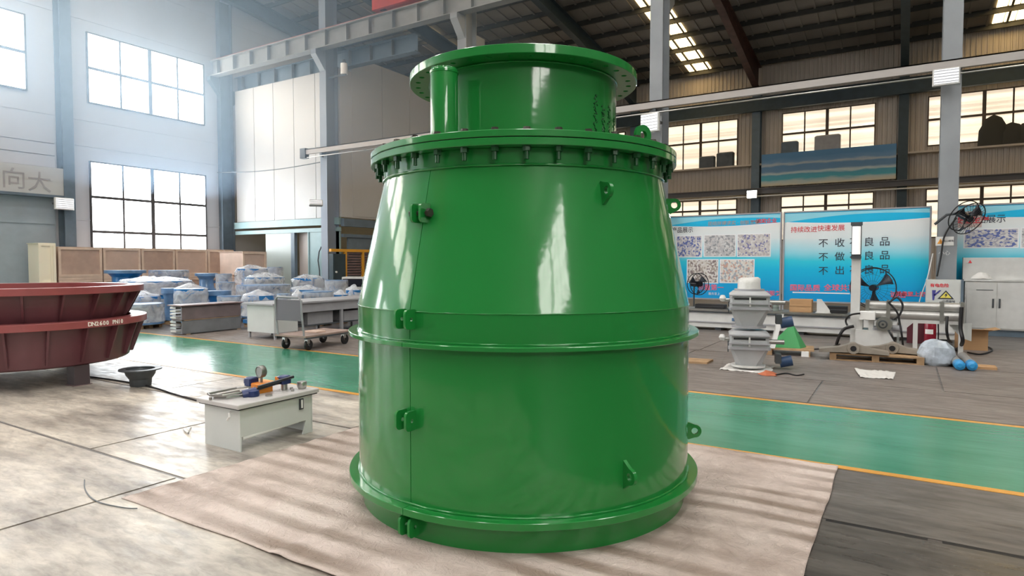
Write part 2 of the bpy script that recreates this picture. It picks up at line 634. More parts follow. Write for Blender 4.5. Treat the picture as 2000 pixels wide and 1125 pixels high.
# rubber floor sheets, each a piece with open joints between
rng = random.Random(3)
for (y0, y1, m, xs) in [(4.33, 5.46, SHEET_MID, [-25, -19, -13.2, -7.9, -4.5, -.42, 4.6, 9, 14]),
                        (2.66, 4.31, SHEET_DARK, [-24, -17.5, -11.5, -5.9, -0.5, 3.9, 9, 14]),
                        (0.9, 2.64, SHEET_DARK, [-25, -18, -10, -4.56, -.45, 5, 10]),
                        (-1.4, 0.88, SHEET_DARK, [-25, -16, -8, -2, 0, 4, 10])]:
    for a, b in zip(xs, xs[1:]):
        dz = rng.uniform(0.004, 0.007)
        gp_ = .008 if b < .3 else .016
        MB().box((a + 0.012, y0 + gp_, 0), (b - 0.012, y1 - gp_, dz)).build('floor_sheet', SHEET_PALE if b < .3 else m, flo, 0)
for (y0, y1, xs) in [(7.86, 9.45, [-14, -6.2, -0.9, 4.2, 10]), (9.47, 11.6, [-8.5, -3.2, 0.45, 5, 10]), (11.62, 14.6, [-8.5, -3.15, -0.2, 3.4, 9])]:
    for a, b in zip(xs, xs[1:]):
        dz = rng.uniform(0.004, 0.007)
        MB().box((a + 0.012, y0 + 0.008, 0), (b - 0.012, y1 - 0.008, dz)).build('floor_sheet', SHEET_FAR, flo, 0)

# haze volume added for the glare of the end wall's windows, and some dust
hz = bpy.data.materials.new('glare_haze')
hz.use_nodes = True
nt = hz.node_tree
nt.nodes.remove(nt.nodes['Principled BSDF'])
vs_ = nt.nodes.new('ShaderNodeVolumeScatter')
vs_.inputs['Color'].default_value = (0.5, 0.72, 1, 1)
vs_.inputs['Density'].default_value = HAZE
vs_.inputs['Anisotropy'].default_value = 0.55
nt.links.new(vs_.outputs[0], nt.nodes['Material Output'].inputs['Volume'])
o = MB().box((XL + .6, -12, 4.3), (-9, 16.9, 13)).build('haze', hz, None, 0)
o['kind'] = 'stuff'
o['label'] = 'bluish haze standing in for glare and dust before the bright end windows'
o['category'] = 'haze'

for xa_, xb_ in ((-.38, .15), (.22, 2.6), (2.66, 6.5)):
    MB().box((xa_, 4.3, .0005), (xb_, 4.345, .003)).build('joint_strip', BLACK, flo, 0)

# walls -------------------------------------------------------------
wl = struct(MB().prism([(XL - 0.2, YR, 0), (XL - 0.2, YB, 0), (XL - 0.2, YB, roof_z(YB) + .1), (XL - 0.2, 0, roof_z(0) + .1), (XL - 0.2, YR, roof_z(YR) + .1)], (0.2, 0, 0)).build('wall_left', WALL_PALE, None, 0), 'pale blue-grey end wall')
for z in (1.3, 3.2, 5.0 + .95, 6.9, 8.5 + 2.1, 12.4):
    MB().box((XL, YR, z - 0.02), (XL + 0.025, YB, z + 0.02)).build('cladding_joint_strip', WALL_PALE, wl, 0)
wb = struct(MB().box((XL, YB, 0), (XR, YB + 0.2, ROOF_AT + .1)).build('wall_back', WALL_TAN, None, 0), 'tan corrugated far wall')
# corrugated cladding on the far wall: real ribs, one sheet per bay
px0 = -13.2 - 6.6
for k in range(5):
    a, b = px0 + 6.6 * k, px0 + 6.6 * (k + 1)
    m_ = MB()
    pts = []
    n = 33
    for i in range(n):
        xa = a + (b - a) * i / n
        w_ = (b - a) / n
        pts += [(xa, 0.0), (xa + w_ * 0.55, 0.0), (xa + w_ * 0.65, 0.035), (xa + w_ * 0.9, 0.035)]
    pts.append((b, 0.0))
    m_.loft([[(x, YB - 0.03 - d, z) for x, d in pts] for z in (0.05, ROOF_AT - .02)], cap=False, closed=False)
    m_.build('wall_sheet', WALL_TAN, wb, 0)
wr = struct(MB().box((XL, YR - 0.2, 0), (XR, YR, roof_z(YR) + .1)).build('wall_rear', mat('grey_block_wall', (0.20, 0.20, 0.19), 0.7, vary=.2), None, 0))
wx = struct(MB().prism([(XR, YR, 0), (XR, YB, 0), (XR, YB, roof_z(YB) + .1), (XR, 0, roof_z(0) + .1), (XR, YR, roof_z(YR) + .1)], (0.2, 0, 0)).build('wall_right', mat('grey_block_wall', (0.20, 0.20, 0.19), 0.7, vary=.2), None, 0))


def window(n, axis, pos, sgn, a0, a1, z0, z1, cols, zrows, pane, frame, thick=None, fr=0.05):
    """axis 'X': lies in the plane x = pos, runs along Y; 'Y': plane y = pos, runs along X. sgn = direction into the hall."""
    def P(a, d, z):
        return (pos + sgn * d, a, z) if axis == 'X' else (a, pos + sgn * d, z)
    f = MB()
    f.box(P(a0 - fr, 0, z0 - fr), P(a1 + fr, 0.09, z0))
    f.box(P(a0 - fr, 0, z1), P(a1 + fr, 0.09, z1 + fr))
    f.box(P(a0 - fr, 0, z0), P(a0, 0.09, z1))
    f.box(P(a1, 0, z0), P(a1 + fr, 0.09, z1))
    w = struct(f.build('window_%d' % n, frame, None, 0))
    xs = [a0 + (a1 - a0) * i / cols for i in range(cols + 1)]
    zs = [z0] + zrows + [z1]
    for i in range(1, cols):
        t = 0.07 if i == cols // 2 else 0.032
        MB().box(P(xs[i] - t, 0.01, z0), P(xs[i] + t, 0.08, z1)).build('mullion', frame, w, 0)
    for z in zrows:
        MB().box(P(a0, 0.015, z - 0.05), P(a1, 0.075, z + 0.05)).build('transom', frame, w, 0)
    for i in range(cols):
        for j in range(len(zs) - 1):
            MB().box(P(xs[i], 0.03, zs[j]), P(xs[i + 1], 0.045, zs[j + 1])).build('pane', pane, w, 0)
    return w


wn = 1
for k in range(6):
    yc = 14.25 - 6.55 * k
    if yc - 2.3 < YR:
        continue
    if not (2 < yc < 9):
        window(wn, 'X', XL, 1, yc - 2.27, yc + 2.27, 2.0, 5.36, 4, [2.78, 4.08], PANE_LEFT, FRAME_WIN)
        wn += 1
    window(wn, 'X', XL, 1, yc - 2.27, yc + 2.27, 7.6, 10.12, 4, [8.86], PANE_LEFT, FRAME_WIN)
    wn += 1
for (a0, a1) in [(-17.95, -13.9), (-11.42, -7.62), (-5.37, -1.33), (0.83, 4.9), (7.5, 11.5)]:
    window(wn, 'Y', YB - 0.08, -1, a0, a1, 6.98 if a0 > -6 else 6.75, 9.14, 4, [8.12], PANE_BACK, FRAME_BRN)
    wn += 1
    window(wn, 'Y', YB - 0.08, -1, a0, a1, 2.8, 4.95, 4, [4.42], PANE_BACK, FRAME_BRN)
    wn += 1
for yc in (-12.6, -7.6):  # unseen windows, added for the highlight on the vessel's cone
    window(wn, 'X', XR, -1, yc - 2.2, yc + 2.2, 8.4, 12.4, 4, [9.7, 11.0], PANE_RIGHT_ADDED, FRAME_WIN)
    wn += 1

# roof: sheet, purlins, rafters, skylight sheets ----------------------
r_ = MB()
r_.prism([(XL, YB, roof_z(YB)), (XL, 0, roof_z(0)), (XL, YR, roof_z(YR)), (XL, YR, roof_z(YR) + .1), (XL, 0, roof_z(0) + .1), (XL, YB, roof_z(YB) + .1)], (XR - XL, 0, 0))
ceil = struct(r_.build('ceiling', ROOF, None, 0), 'dark ribbed metal roof')
PUR = [YB - 0.35 - 1.5 * i for i in range(23)]
pr = None
for y in PUR:
    z = roof_z(y)
    if pr is None:
        pr = MB().box((XL, -0.04, -0.22), (XR, 0.04, -0.2)).box((XL, -0.012, -0.22), (XR, 0.012, 0)).box((XL, -0.04, -0.02), (XR, 0.04, 0)).build('purlin', PURLIN, ceil, 0)
        pr.location = (0, y, z)
    else:
        share('purlin', pr, ceil, (0, y, z))
# fine ribs of the roof sheet, running down the slope
rb = MB()
for i in range(-36, 28):
    x = i * 0.7
    rb.box((x, 14, -0.03), (x + 0.08, 14.01, 0)) if False else None
    rb.prism([(x, 15, roof_z(15)), (x + .09, 15, roof_z(15)), (x + .09, 15, roof_z(15) - .05), (x, 15, roof_z(15) - .05)], (0, YB - 15, roof_z(YB) - roof_z(15)))
o = rb.build('roof_sheet_rib', ROOF, ceil, 0)
o['kind'] = 'stuff'
for k, x in enumerate([-25.6, -19.8, -13.2, -6.6, -0.15, 6.4, 13.0]):
    f = MB()
    m_ = RUST_RED if k == 3 else STEEL_TEAL
    # haunched rafter: web and flanges, deep at the wall
    yw = YB - 0.15
    top = [(yw, roof_z(yw) - .24), (27, roof_z(27) - .24), (0.2, roof_z(0.2) - .24)]
    bot = [(yw, 10.45), (27, roof_z(27) - .85), (0.2, roof_z(0.2) - .85)]
    for a, b, c, d in [(top[0], top[1], bot[1], bot[0]), (top[1], top[2], bot[2], bot[1])]:
        f.prism([(x - .012, *a), (x - .012, *b), (x - .012, *c), (x - .012, *d)], (.024, 0, 0))
        f.prism([(x - .16, c[0], c[1]), (x - .16, d[0], d[1]), (x - .16, d[0], d[1] - .03), (x - .16, c[0], c[1] - .03)], (.32, 0, 0))
        f.prism([(x - .16, a[0], a[1]), (x - .16, b[0], b[1]), (x - .16, b[0], b[1] - .03), (x - .16, a[0], a[1] - .03)], (.32, 0, 0))
    f.build('rafter', m_, ceil, 0)
for xs in (-20.6, -9.5, 3.6, -15.0, -3.0, 9.5):
    for y0, y1 in list(zip(PUR, PUR[1:])) + [(-.3 - 1.5 * q, -1.8 - 1.5 * q) for q in range(6)]:
        if 13 < y0 < 17 or -.2 < y1 < .5 or (y0 > 13 and xs in (-15.0, -3.0, 9.5)):
            continue
        ym = (y0 + y1) / 2
        s = MB()
        for q in (-1, 0, 1):
            s.prism([(xs - .18 + q * .4, y0 - .12, roof_z(y0 - .12) - .005), (xs + .18 + q * .4, y0 - .12, roof_z(y0 - .12) - .005),
                     (xs + .18 + q * .4, y1 + .12, roof_z(y1 + .12) - .005), (xs - .18 + q * .4, y1 + .12, roof_z(y1 + .12) - .005)], (0, 0, -.03))
        s.build('skylight_sheet', SKYLIGHT if y0 > 16 else ROOFLIGHT_ADDED, ceil, 0)  # sheets over the camera bay are unseen, added for overhead light

# wall posts, runway beam and lower girt of the far wall ---------------
for x in (-19.8, -13.2, -6.6, -0.15, 6.4, 13.0):
    c = MB()
    c.box((x - .2, YB - .55, 0), (x + .2, YB - .52, 10.5)).box((x - .2, YB - .12, 0), (x + .2, YB - .09, 10.5)).box((x - .012, YB - .52, 0), (x + .012, YB - .12, 10.5))
    struct(c.build('wall_column', STEEL_BLUE if x < -3 else STEEL_TEAL, None, 0))
gb = MB().box((XL, YB - .62, 9.35), (XR, YB - .6, 10.0)).box((XL, YB - .75, 9.33), (XR, YB - .5, 9.36)).box((XL, YB - .75, 10.0), (XR, YB - .5, 10.04))
struct(gb.build('trim_1', STEEL_TEAL, None, 0), 'dark teal runway beam along the far wall')
gl = MB().box((XL, YB - .8, 5.12), (XR, YB - .56, 5.38)).box((XL, YB - .9, 5.36), (XR, YB - .5, 5.4))
struct(gl.build('trim_2', mat('grey_brown_girt', (0.12, 0.11, 0.11), 0.5), None, 0), 'grey girt along the far wall')
cp = MB().cyl((XL, YB - .85, 5.0), (XR, YB - .85, 5.0), 0.035, n=8)
tag(cp.build('conduit_pipe', PAPER), 'thin white conduit pipe running under the grey girt of the far wall', 'pipe')
struct(MB().box((XL, YB - .5, 6.62), (XR, YB - .1, 6.7)).build('trim_3', WALL_TAN, None, 0))

# sea-and-sky mural panel under the far wall's middle window
mu = bpy.data.materials.new('seascape_print')
mu.use_nodes = True
nt = mu.node_tree
b_ = nt.nodes['Principled BSDF']
b_.inputs['Roughness'].default_value = 0.6
tc = nt.nodes.new('ShaderNodeTexCoord')
sp = nt.nodes.new('ShaderNodeSeparateXYZ')
nt.links.new(tc.outputs['Generated'], sp.inputs[0])
nz = nt.nodes.new('ShaderNodeTexNoise')
nz.inputs['Scale'].default_value = 4
nz.inputs['Detail'].default_value = 6
mp = nt.nodes.new('ShaderNodeMapping')
mp.inputs['Scale'].default_value = (1.2, 1, 1.4)
nt.links.new(tc.outputs['Generated'], mp.inputs['Vector'])
nt.links.new(mp.outputs['Vector'], nz.inputs['Vector'])
ma = nt.nodes.new('ShaderNodeMath')
ma.operation = 'MULTIPLY_ADD'
ma.inputs[1].default_value = 0.22
nt.links.new(nz.outputs['Fac'], ma.inputs[0])
nt.links.new(sp.outputs['Z'], ma.inputs[2])
rp = nt.nodes.new('ShaderNodeValToRGB')
e = rp.color_ramp.elements
e[0].color = (0.71, 0.65, 0.51, 1)
e[0].position = 0.12
e[1].color = (0.10, 0.26, 0.48, 1)
e[1].position = 0.95
for pos, c in [(0.24, (0.51, 0.61, 0.61)), (0.3, (0.09, 0.44, 0.54)), (0.42, (0.09, 0.37, 0.51)), (0.48, (0.59, 0.68, 0.70)), (0.56, (0.15, 0.29, 0.48)), (0.7, (0.12, 0.27, 0.48)), (0.76, (0.48, 0.54, 0.58)), (0.82, (0.17, 0.32, 0.54))]:
    x = e.new(pos)
    x.color = (*c, 1)
nt.links.new(ma.outputs[0], rp.inputs['Fac'])
nt.links.new(rp.outputs['Color'], b_.inputs['Base Color'])
o = MB().box((-6.3, YB - .58, 5.5), (-0.4, YB - .54, 7.12)).build('seascape_banner', mu, None, 0)
tag(o, 'wide printed seascape banner hanging under the high window of the far wall', 'banner')

# goods standing on the sill ledge of the far windows
hp = MB()
for i in range(3):
    a, w_ = 2.6 + i * 0.62, 0.7
    hp.lathe([(0.02, 6.7), (w_ * .8, 6.7), (w_ * .75, 7.2 + .2 * (i == 0)), (w_ * .4, 7.55 + .35 * (i == 0)), (0.02, 7.65 + .4 * (i == 0))], 10, (a + .6, YB - .3, 0), closed=False)
hp.v = [(x, YB - .3 + (y - YB + .3) * .25, z) for x, y, z in hp.v]
tag(hp.build('covered_bundle', mat('dark_cover', (0.05, 0.05, 0.045), 0.8)), 'dark covered bundle on the sill of the high far window', 'bundle')
for i, (x, w_, h, lab) in enumerate([(-9.1, .85, .42, 'long grey carton on the high sill, beside the darker one'), (-8.15, .9, .55, 'dark grey carton on the high sill near the wall column'), (-5.0, .8, .65, 'blue-grey bag on the sill above the seascape banner'), (-3.3, 1.15, .8, 'grey carton on the sill above the middle of the seascape banner')]):
    m_ = MB().rbox((x - w_ / 2, YB - .48, 6.7), (x + w_ / 2, YB - .2, 6.7 + h + (.35 if i > 1 else .2)), .06)
    tag(m_.build('stored_carton', [GREY_DARK, GREY_DARK, STEEL_BLUE, GREY_PAINT][i]), lab, 'box', 'goods on the high window sills')

# main columns ---------------------------------------------------------
for k, x in enumerate(COLX):
    h = roof_z(YC) - .9
    c = MB()
    c.box((x - .18, YC - .3, .02), (x + .18, YC - .28, h)).box((x - .18, YC + .28, .02), (x + .18, YC + .3, h)).box((x - .012, YC - .28, .02), (x + .012, YC + .28, h))
    cm = STEEL_GREY if k > 1 else (mat('column_mid_paint', (0.24, 0.28, 0.34), 0.5) if k else STEEL_BLUE)
    co = struct(c.build('steel_column', cm, None, 0))
    MB().box((x - .28, YC - .4, 0), (x + .28, YC + .4, .02)).build('base_plate', cm, co, 0)
    MB().prism([(x - .14, YC - .3, 9.72), (x - .14, YC - .75, 9.72), (x - .14, YC - .75, 9.55), (x - .14, YC - .3, 9.0)], (.28, 0, 0)).build('bracket', cm, co, 0)
    MB().prism([(x - .14, YC + .3, 9.3), (x - .14, YC + .85, 9.3), (x - .14, YC + .85, 9.1), (x - .14, YC + .3, 8.6)], (.28, 0, 0)).build('bracket', cm, co, 0)
# columns against the end wall
for y in (11.05, 4.4, -2.2, -8.8):
    c = MB().box((XL + .03, y - .18, .02), (XL + .05, y + .18, 12)).box((XL + .5, y - .18, .02), (XL + .52, y + .18, 12)).box((XL + .05, y - .012, .02), (XL + .5, y + .012, 12))
    struct(c.build('steel_column', STEEL_BLUE, None, 0))

# crane runway along the column row -------------------------------------
yb_ = YC - .52
cr = thing('crane_runway', 'grey crane runway beam with web stiffeners and red rail on the column brackets', 'beam', (0, yb_, 9.74))
MB().box((XL + .1, -.012, 0.03), (XR - .3, .012, .62)).box((XL + .1, -.17, 0), (XR - .3, .17, .03)).box((XL + .1, -.17, .62), (XR - .3, .17, .65)).build('girder', CRANE_GREY, cr, 0)
MB().box((XL + .1, -.04, .65), (XR - .3, .04, .74)).build('crane_rail', RED_RAIL, cr, 0)
st = None
for i in range(35):
    x = XL + .6 + i * 1.12
    if st is None:
        st = MB().box((-.008, -.16, .03), (.008, -.012, .62)).build('stiffener', CRANE_GREY, cr, 0, loc=(x, 0, 0))
    else:
        share('stiffener', st, cr, (x, 0, 0))
cr2 = thing('crane_runway', 'second darker crane runway beam, behind the column row', 'beam', (0, YC + .68, 9.32))
MB().box((XL + .1, -.012, 0.03), (-15.3, .012, .62)).box((XL + .1, -.17, 0), (-15.3, .17, .03)).box((XL + .1, -.17, .62), (-15.3, .17, .65)).build('girder', STEEL_BLUE, cr2, 0)
for i in range(9):
    share('stiffener', st, cr2, (XL + .6 + i * 1.12, 0, 0))
# bridge crane: red end carriage on the rail, girder going back over the camera
bc = thing('bridge_crane', 'red bridge crane end carriage riding on the runway rail', 'crane', (-14.55, yb_, 10.5))
MB().rbox((-1.7, -.2, .05), (1.7, .2, .62), .03).build('end_carriage', CRANE_RED, bc, 0)
for x in (-1.3, 1.3):
    MB().cyl((x, -.08, .1), (x, .08, .1), .12, n=16).build('wheel', GREY_DARK, bc)
MB().rbox((-1.1, -33, .62), (-.7, .3, 1.5), .02).rbox((.7, -33, .62), (1.1, .3, 1.5), .02).build('bridge_girder', CRANE_RED, bc, 0)

# cable-trolley track along the column row
tr = thing('cable_track', 'long pale steel cable track fixed across the column row', 'track', (0, YC - .42, 5.86))
MB().box((-20.1, -.06, 0), (XR - .3, .06, .03)).box((-20.1, -.06, .03), (XR - 1, -.045, .2)).box((-20.1, .045, .03), (XR - 1, .06, .2)).box((-20.1, -.06, .17), (XR - 1, .06, .2)).build('track_beam', mat('pale_grey_track', (0.42, 0.39, 0.37), 0.45), tr, 0)
MB().cyl((-20.3, -.02, -.12), (XR - .3, -.02, -.12), .022, n=8).build('guide_rod', STEEL, tr)
MB().box((-20.35, -.1, -.15), (-20.05, .1, .24)).build('end_stop', GREY_DARK, tr, 0)
for x in COLX[1:]:
    MB().box((x - .05, -.03, -.16), (x + .05, .1, 0)).build('hanger', GREY_DARK, tr, 0)
# sagging cable between the end wall and the second column
pts = [Vector((-25.6, 16.9, 5.55)).lerp(Vector((-19.35, 17.1, 5.5)), t / 12) - Vector((0, 0, .12 * math.sin(PI * t / 12))) for t in range(13)]
tag(MB().tube(pts, .018, 6).build('slack_cable', GREY_DARK), 'thin dark cable sagging across the white partition to the column', 'cable')

# white partition block in the next bay -----------------------------------
pt = struct(MB().box((XL + .35, YC + .35, 3.42), (-19.1, YC + .45, 9.25)).box((-19.1, YC + .35, 3.42), (-19.0, YC + .95, 9.25)).box((-19.1, YC + .95, 3.42), (-19.0, YB - 1, 9.9)).build('wall_partition', WALL_WHITE, None, 0), 'white sandwich panel partition over the teal frontage')
for i in range(5):
    x = -25.6 + i * 1.3
    MB().box((x, YC + .33, 3.44), (x + 1.27, YC + .35, 9.25)).build('wall_panel', WALL_WHITE, pt, 0)
for i in range(9):
    y = YC + .96 + i * 1.75
    MB().box((-19.0, y, 3.5), (-18.98, min(y + 1.72, YB - 1), 9.9)).build('wall_panel', WALL_WHITE, pt, 0)
MB().box((XL + .35, YC + .2, 3.12), (-19.0, YC + .33, 3.4)).box((XL + .35, YC + .25, 2.86), (-19.0, YC + .34, 3.02)).build('teal_beam', TEAL_PANEL, pt, 0)
MB().box((-18.98, YC + .3, 3.05), (-18.8, YB - 1, 3.36)).box((-18.98, YC + .3, 2.62), (-18.85, YB - 1, 2.75)).build('teal_beam', STEEL_BLUE, pt, 0)
MB().box((-23.6, YC + .3, 0), (-21.9, YC + .38, 2.86)).build('frosted_panel', mat('frosted_pale_panel', (0.34, 0.38, 0.36), 0.3), pt, 0)
MB().box((-21.9, YC + .25, 0), (-21.68, YC + .4, 2.86)).build('post', STEEL_BLUE, pt, 0)
MB().box((-21.68, YC + .5, 0), (-20.85, YC + .56, 2.86)).build('inner_panel', mat('beige_inner_panel', (0.45, 0.40, 0.37), 0.5), pt, 0)
MB().box((-20.85, YC + .24, 0), (-20.8, YC + .4, 2.86)).build('post', TEAL_PANEL, pt, 0)
MB().box((-20.8, YC + .28, 0), (-19.05, YC + .36, 2.86)).build('teal_panel', TEAL_PANEL, pt, 0)
MB().box((-18.97, YC + .6, 0), (-18.9, YB - 1, 2.62)).build('lower_panel', STEEL_BLUE, pt, 0)
pts = [(-20.0, YC + .2, 2.25), (-20.12, YC + .19, 2.05), (-20.18, YC + .18, 1.7), (-20.1, YC + .18, 1.3), (-20.08, YC + .18, .6), (-20.05, YC + .18, .02)]
tag(MB().tube(pts, .025, 6).build('hanging_hose', GREY_DARK), 'dark hose hanging down the pale teal frontage panel', 'hose')

# big sliding door in the end wall ---------------------------------------
d1 = struct(MB().box((XL, 1.0, 0), (XL + .12, 10.75, 3.98)).build('door_1', DOOR_GREY, None, 0), 'large blue-grey sliding door')
for i in range(5):
    y = 1.1 + i * 1.93
    MB().box((XL + .12, y, .05), (XL + .15, y + 1.88, 2.9)).build('door_panel', DOOR_GREY, d1, 0)
    MB().box((XL + .12, y, 2.98), (XL + .15, y + 1.88, 3.9)).build('door_panel', DOOR_GREY, d1, 0)
MB().rbox((XL + .15, 8.0, 1.35), (XL + .2, 8.7, 1.5), .01).build('door_handle', STEEL, d1)
MB().box((XL, .6, 3.98), (XL + .45, 11.15, 4.95)).build('door_header', mat('pale_header_board', (0.50, 0.52, 0.52), 0.5), d1, 0)
MB().box((XL, .6, 3.9), (XL + .5, 11.2, 3.99)).build('door_track', STEEL_BLUE, d1, 0)
for z0, z1 in ((5.0, 5.4), (5.43, 5.83), (5.86, 6.3)):
    MB().box((XL, .8, z0), (XL + .1, 10.8, z1)).build('wall_panel', WALL_PALE, d1, 0)
text('lettering', '大', GREY_PAINT, d1, .75, (XL + .46, 10.15, 4.35), (PI / 2, 0, PI / 2))
text('lettering', '向', GREY_PAINT, d1, .75, (XL + .46, 9.4, 4.4), (PI / 2, 0, PI / 2))


# ------------------------------------------------------------------ floodlights
def floodlight(loc, rz, label, w=.5, h=.42, glass=None, tilt=0.0):
    t = thing('floodlight', label, 'lamp', loc, rz, 'floodlights on the columns')
    MB().rbox((-w / 2, -.06, -h / 2), (w / 2, .06, h / 2), .02).build('housing', WHITE_PAINT, t)
    MB().box((-w / 2 + .03, -.075, -h / 2 + .03), (w / 2 - .03, -.06, h / 2 - .03)).build('lens', glass or LAMP_GLASS, t, 0)
    MB().box((-w / 2 + .02, .06, -.03), (w / 2 - .02, .22, .03)).build('bracket', GREY_DARK, t, 0)
    for i in range(5):
        z = -h / 2 + h * (i + 1) / 6
        MB().box((-w / 2 + .03, -.085, z - .006), (w / 2 - .03, -.075, z + .006)).build('lens_bar', GREY_PAINT, t, 0)
    t.rotation_euler = (tilt, 0, rz)
    return t


p = onY(1848, 150, YC - .7)
floodlight((p.x, YC - .7, p.z), 0, 'white floodlight fixed on the column beside the wall fan', .5, .36)
p = onY(1270, 240, YC - .7)
floodlight((p.x, YC - .7, p.z), -.15, 'white floodlight on the column behind the flange eye of the green vessel', .55, .5)
p = onY(617, 396, YC - .8)
floodlight((p.x, YC - .8, p.z), .9, 'tilted floodlight on the column in front of the white partition', .5, .25, tilt=-.5)
p = onX(125, 398, XL + .7)
floodlight((p.x, p.y, p.z), PI / 2, 'pale floodlight on the end wall column beside the door header', .6, .42)
p = onY(1470, 380, YB - .9)
t = floodlight((p.x, YB - 1.05, p.z), 0, 'brightly lit floodlight on the far wall column beside the seascape banner', .5, .4, LAMP_LIT)
p = onX(1, 1, 1)
w1 = thing('small_siren', 'small white siren on the side of the tall column, under the crane runway', 'siren', onY(672, 132, YC - .1))
MB().cyl((0, 0, -.25), (0, 0, .15), .13, n=14).build('body', PAPER, w1)
MB().cyl((0, 0, .15), (0, 0, .3), .09, .05, n=14).build('cap', GREY_DARK, w1)
MB().box((-.82, -.03, -.3), (.1, .03, -.24)).build('bracket', GREY_DARK, w1, 0)

# ================================================================== THE GREEN VESSEL
VC = Vector((-2.319, 3.895, 0))
D = 4.533
EC = -VC.normalized()
ER = Vector((-EC.y, EC.x, 0))
MATZ = 0.008
v = thing('green_vessel', 'huge glossy green flanged valve body standing on the cloth in the workshop', 'valve', (VC.x, VC.y, MATZ))
A0 = math.atan2(EC.y, EC.x)


def VP(r, phi, z):
    a = A0 + math.radians(phi)
    return Vector((r * math.cos(a), r * math.sin(a), z))


SEAM = -34.0


def halves(name, prof, n=72, gap=0.0025):
    rr = max(p[0] for p in prof)
    g = gap / rr
    for k in range(2):
        a = A0 + math.radians(SEAM + 180 * k) + g
        MB().lathe(prof, n, a0=a, a1=a + PI - 2 * g).build(name, GREEN, v, 30)


def rect(r0, r1, z0, z1, c=0.003):
    return [(r0, z0), (r1 - c, z0), (r1, z0 + c), (r1, z1 - c), (r1 - c, z1), (r0, z1)]


halves('skirt', rect(1.10, 1.128, 0, .158))
halves('base_flange', rect(1.10, 1.216, .16, .202))
halves('lower_shell', rect(1.12, 1.15, .203, 1.118))
halves('middle_flange', rect(1.12, 1.214, 1.119, 1.145))
halves('upper_band', rect(1.12, 1.15, 1.146, 1.315))
halves('cone_shell', [(1.12, 1.316), (1.15, 1.316), (.968, 2.14), (.94, 2.14)])
MB().lathe(rect(.94, .972, 2.141, 2.238), 128).build('collar', GREEN, v, 30)
MB().lathe(rect(.64, 1.057, 2.238, 2.279), 144).build('lower_bolted_flange', GREEN, v, 30)
MB().lathe(rect(.64, 1.057, 2.284, 2.322), 144).build('upper_bolted_flange', GREEN, v, 30)
MB().lathe([(.64, 2.279), (1.045, 2.279), (1.045, 2.284), (.64, 2.284)], 96).build('gasket', BLACK, v, 30)
MB().lathe(rect(.63, .652, 2.322, 2.818), 128).build('neck', GREEN, v, 30)
# weld beads at the joints
for r, z, rr in [(1.15, .206, .008), (1.15, 1.149, .008), (.973, 2.143, .008), (.654, 2.325, .007), (.654, 2.812, .007), (1.1505, 1.316, .003)]:
    n = 160
    pts = [Vector((r * math.cos(2 * PI * i / n), r * math.sin(2 * PI * i / n), z + .0022 * noise.noise(Vector((i * .9, r * 9, z * 7))))) for i in range(n)]
    MB().tube(pts, rr, 6, True).build('weld_bead', GREEN, v, 60)
# top flange with bolt holes all round
fl = MB().lathe(rect(.63, .7916, 2.818, 2.873), 160).build('top_flange', GREEN, v, 30)
cut = MB()
for i in range(36):
    a = 2 * PI * (i + .5) / 36
    cut.cyl((.735 * math.cos(a), .735 * math.sin(a), 2.7), (.735 * math.cos(a), .735 * math.sin(a), 3), .018, n=12)
co = cut.build('cutter', GREEN, v)
md = fl.modifiers.new('holes', 'BOOLEAN')
md.object = co
md.operation = 'DIFFERENCE'
md.solver = 'EXACT'
bpy.context.view_layer.update()
me = bpy.data.meshes.new_from_object(fl.evaluated_get(bpy.context.evaluated_depsgraph_get()))
fl.modifiers.clear()
fl.data = me
me.shade_smooth()
me.set_sharp_from_angle(angle=math.radians(30))
bpy.data.objects.remove(co)
# bolts through the flange pair
bt = nut = None
for i in range(36):
    ph = 1.2 + i * 10
    q = VP(1.015, ph, 0)
    if bt is None:
        bt = MB().cyl((0, 0, 2.322), (0, 0, 2.329), .028, n=16).cyl((0, 0, 2.329), (0, 0, 2.341), .021, n=6).build('bolt', BOLT, v, 30, loc=q)
        nut = MB().cyl((0, 0, 2.21), (0, 0, 2.238), .024, n=6).cyl((0, 0, 2.165), (0, 0, 2.21), .0135, n=10).build('nut', GREEN_DARK, v, 30, loc=q)
    else:
        share('bolt', bt, v, q, (0, 0, ph))
        share('nut', nut, v, q, (0, 0, ph))
# capped pipe stub on the flange
b = math.radians
sx = VP(.83, -34.9, 0)
MB().lathe([(.0, 2.322), (.083, 2.322), (.083, 2.74), (.078, 2.757), (.0, 2.759)], 40, sx).build('pipe_stub', GREEN, v, 40)
MB().lathe([(.083, 2.725), (.0865, 2.728), (.0865, 2.742), (.083, 2.746)], 40, sx).build('stub_cap_bead', GREEN, v, 40)
MB().lathe([(.083, 2.322), (.092, 2.322), (.084, 2.331)], 40, sx).build('weld_bead', GREEN, v, 40)


def rad_tan(phi):
    a = A0 + math.radians(phi)
    return Vector((math.cos(a), math.sin(a), 0)), Vector((-math.sin(a), math.cos(a), 0))


def dshape(hr, hx, half, r):
    """outline around the hole centre of a lug whose flat side is at u = -hx, rounded nose of radius r"""
    def f(t):
        c, s = math.cos(t), math.sin(t)
        best = 9
        if c < 0:
            best = min(best, hx / -c)
        if abs(s) > 1e-6:
            lim = half if c < 0 else r
            best = min(best, lim / abs(s))
        if c >= 0:
            best = min(best, r)
        else:
            # sides flare from nose radius r to half height at the root
            k = (half - r) / hx
            den = abs(s) + k * c
            if den > 1e-6:
                best = min(best, r / den)
        return best
    return f


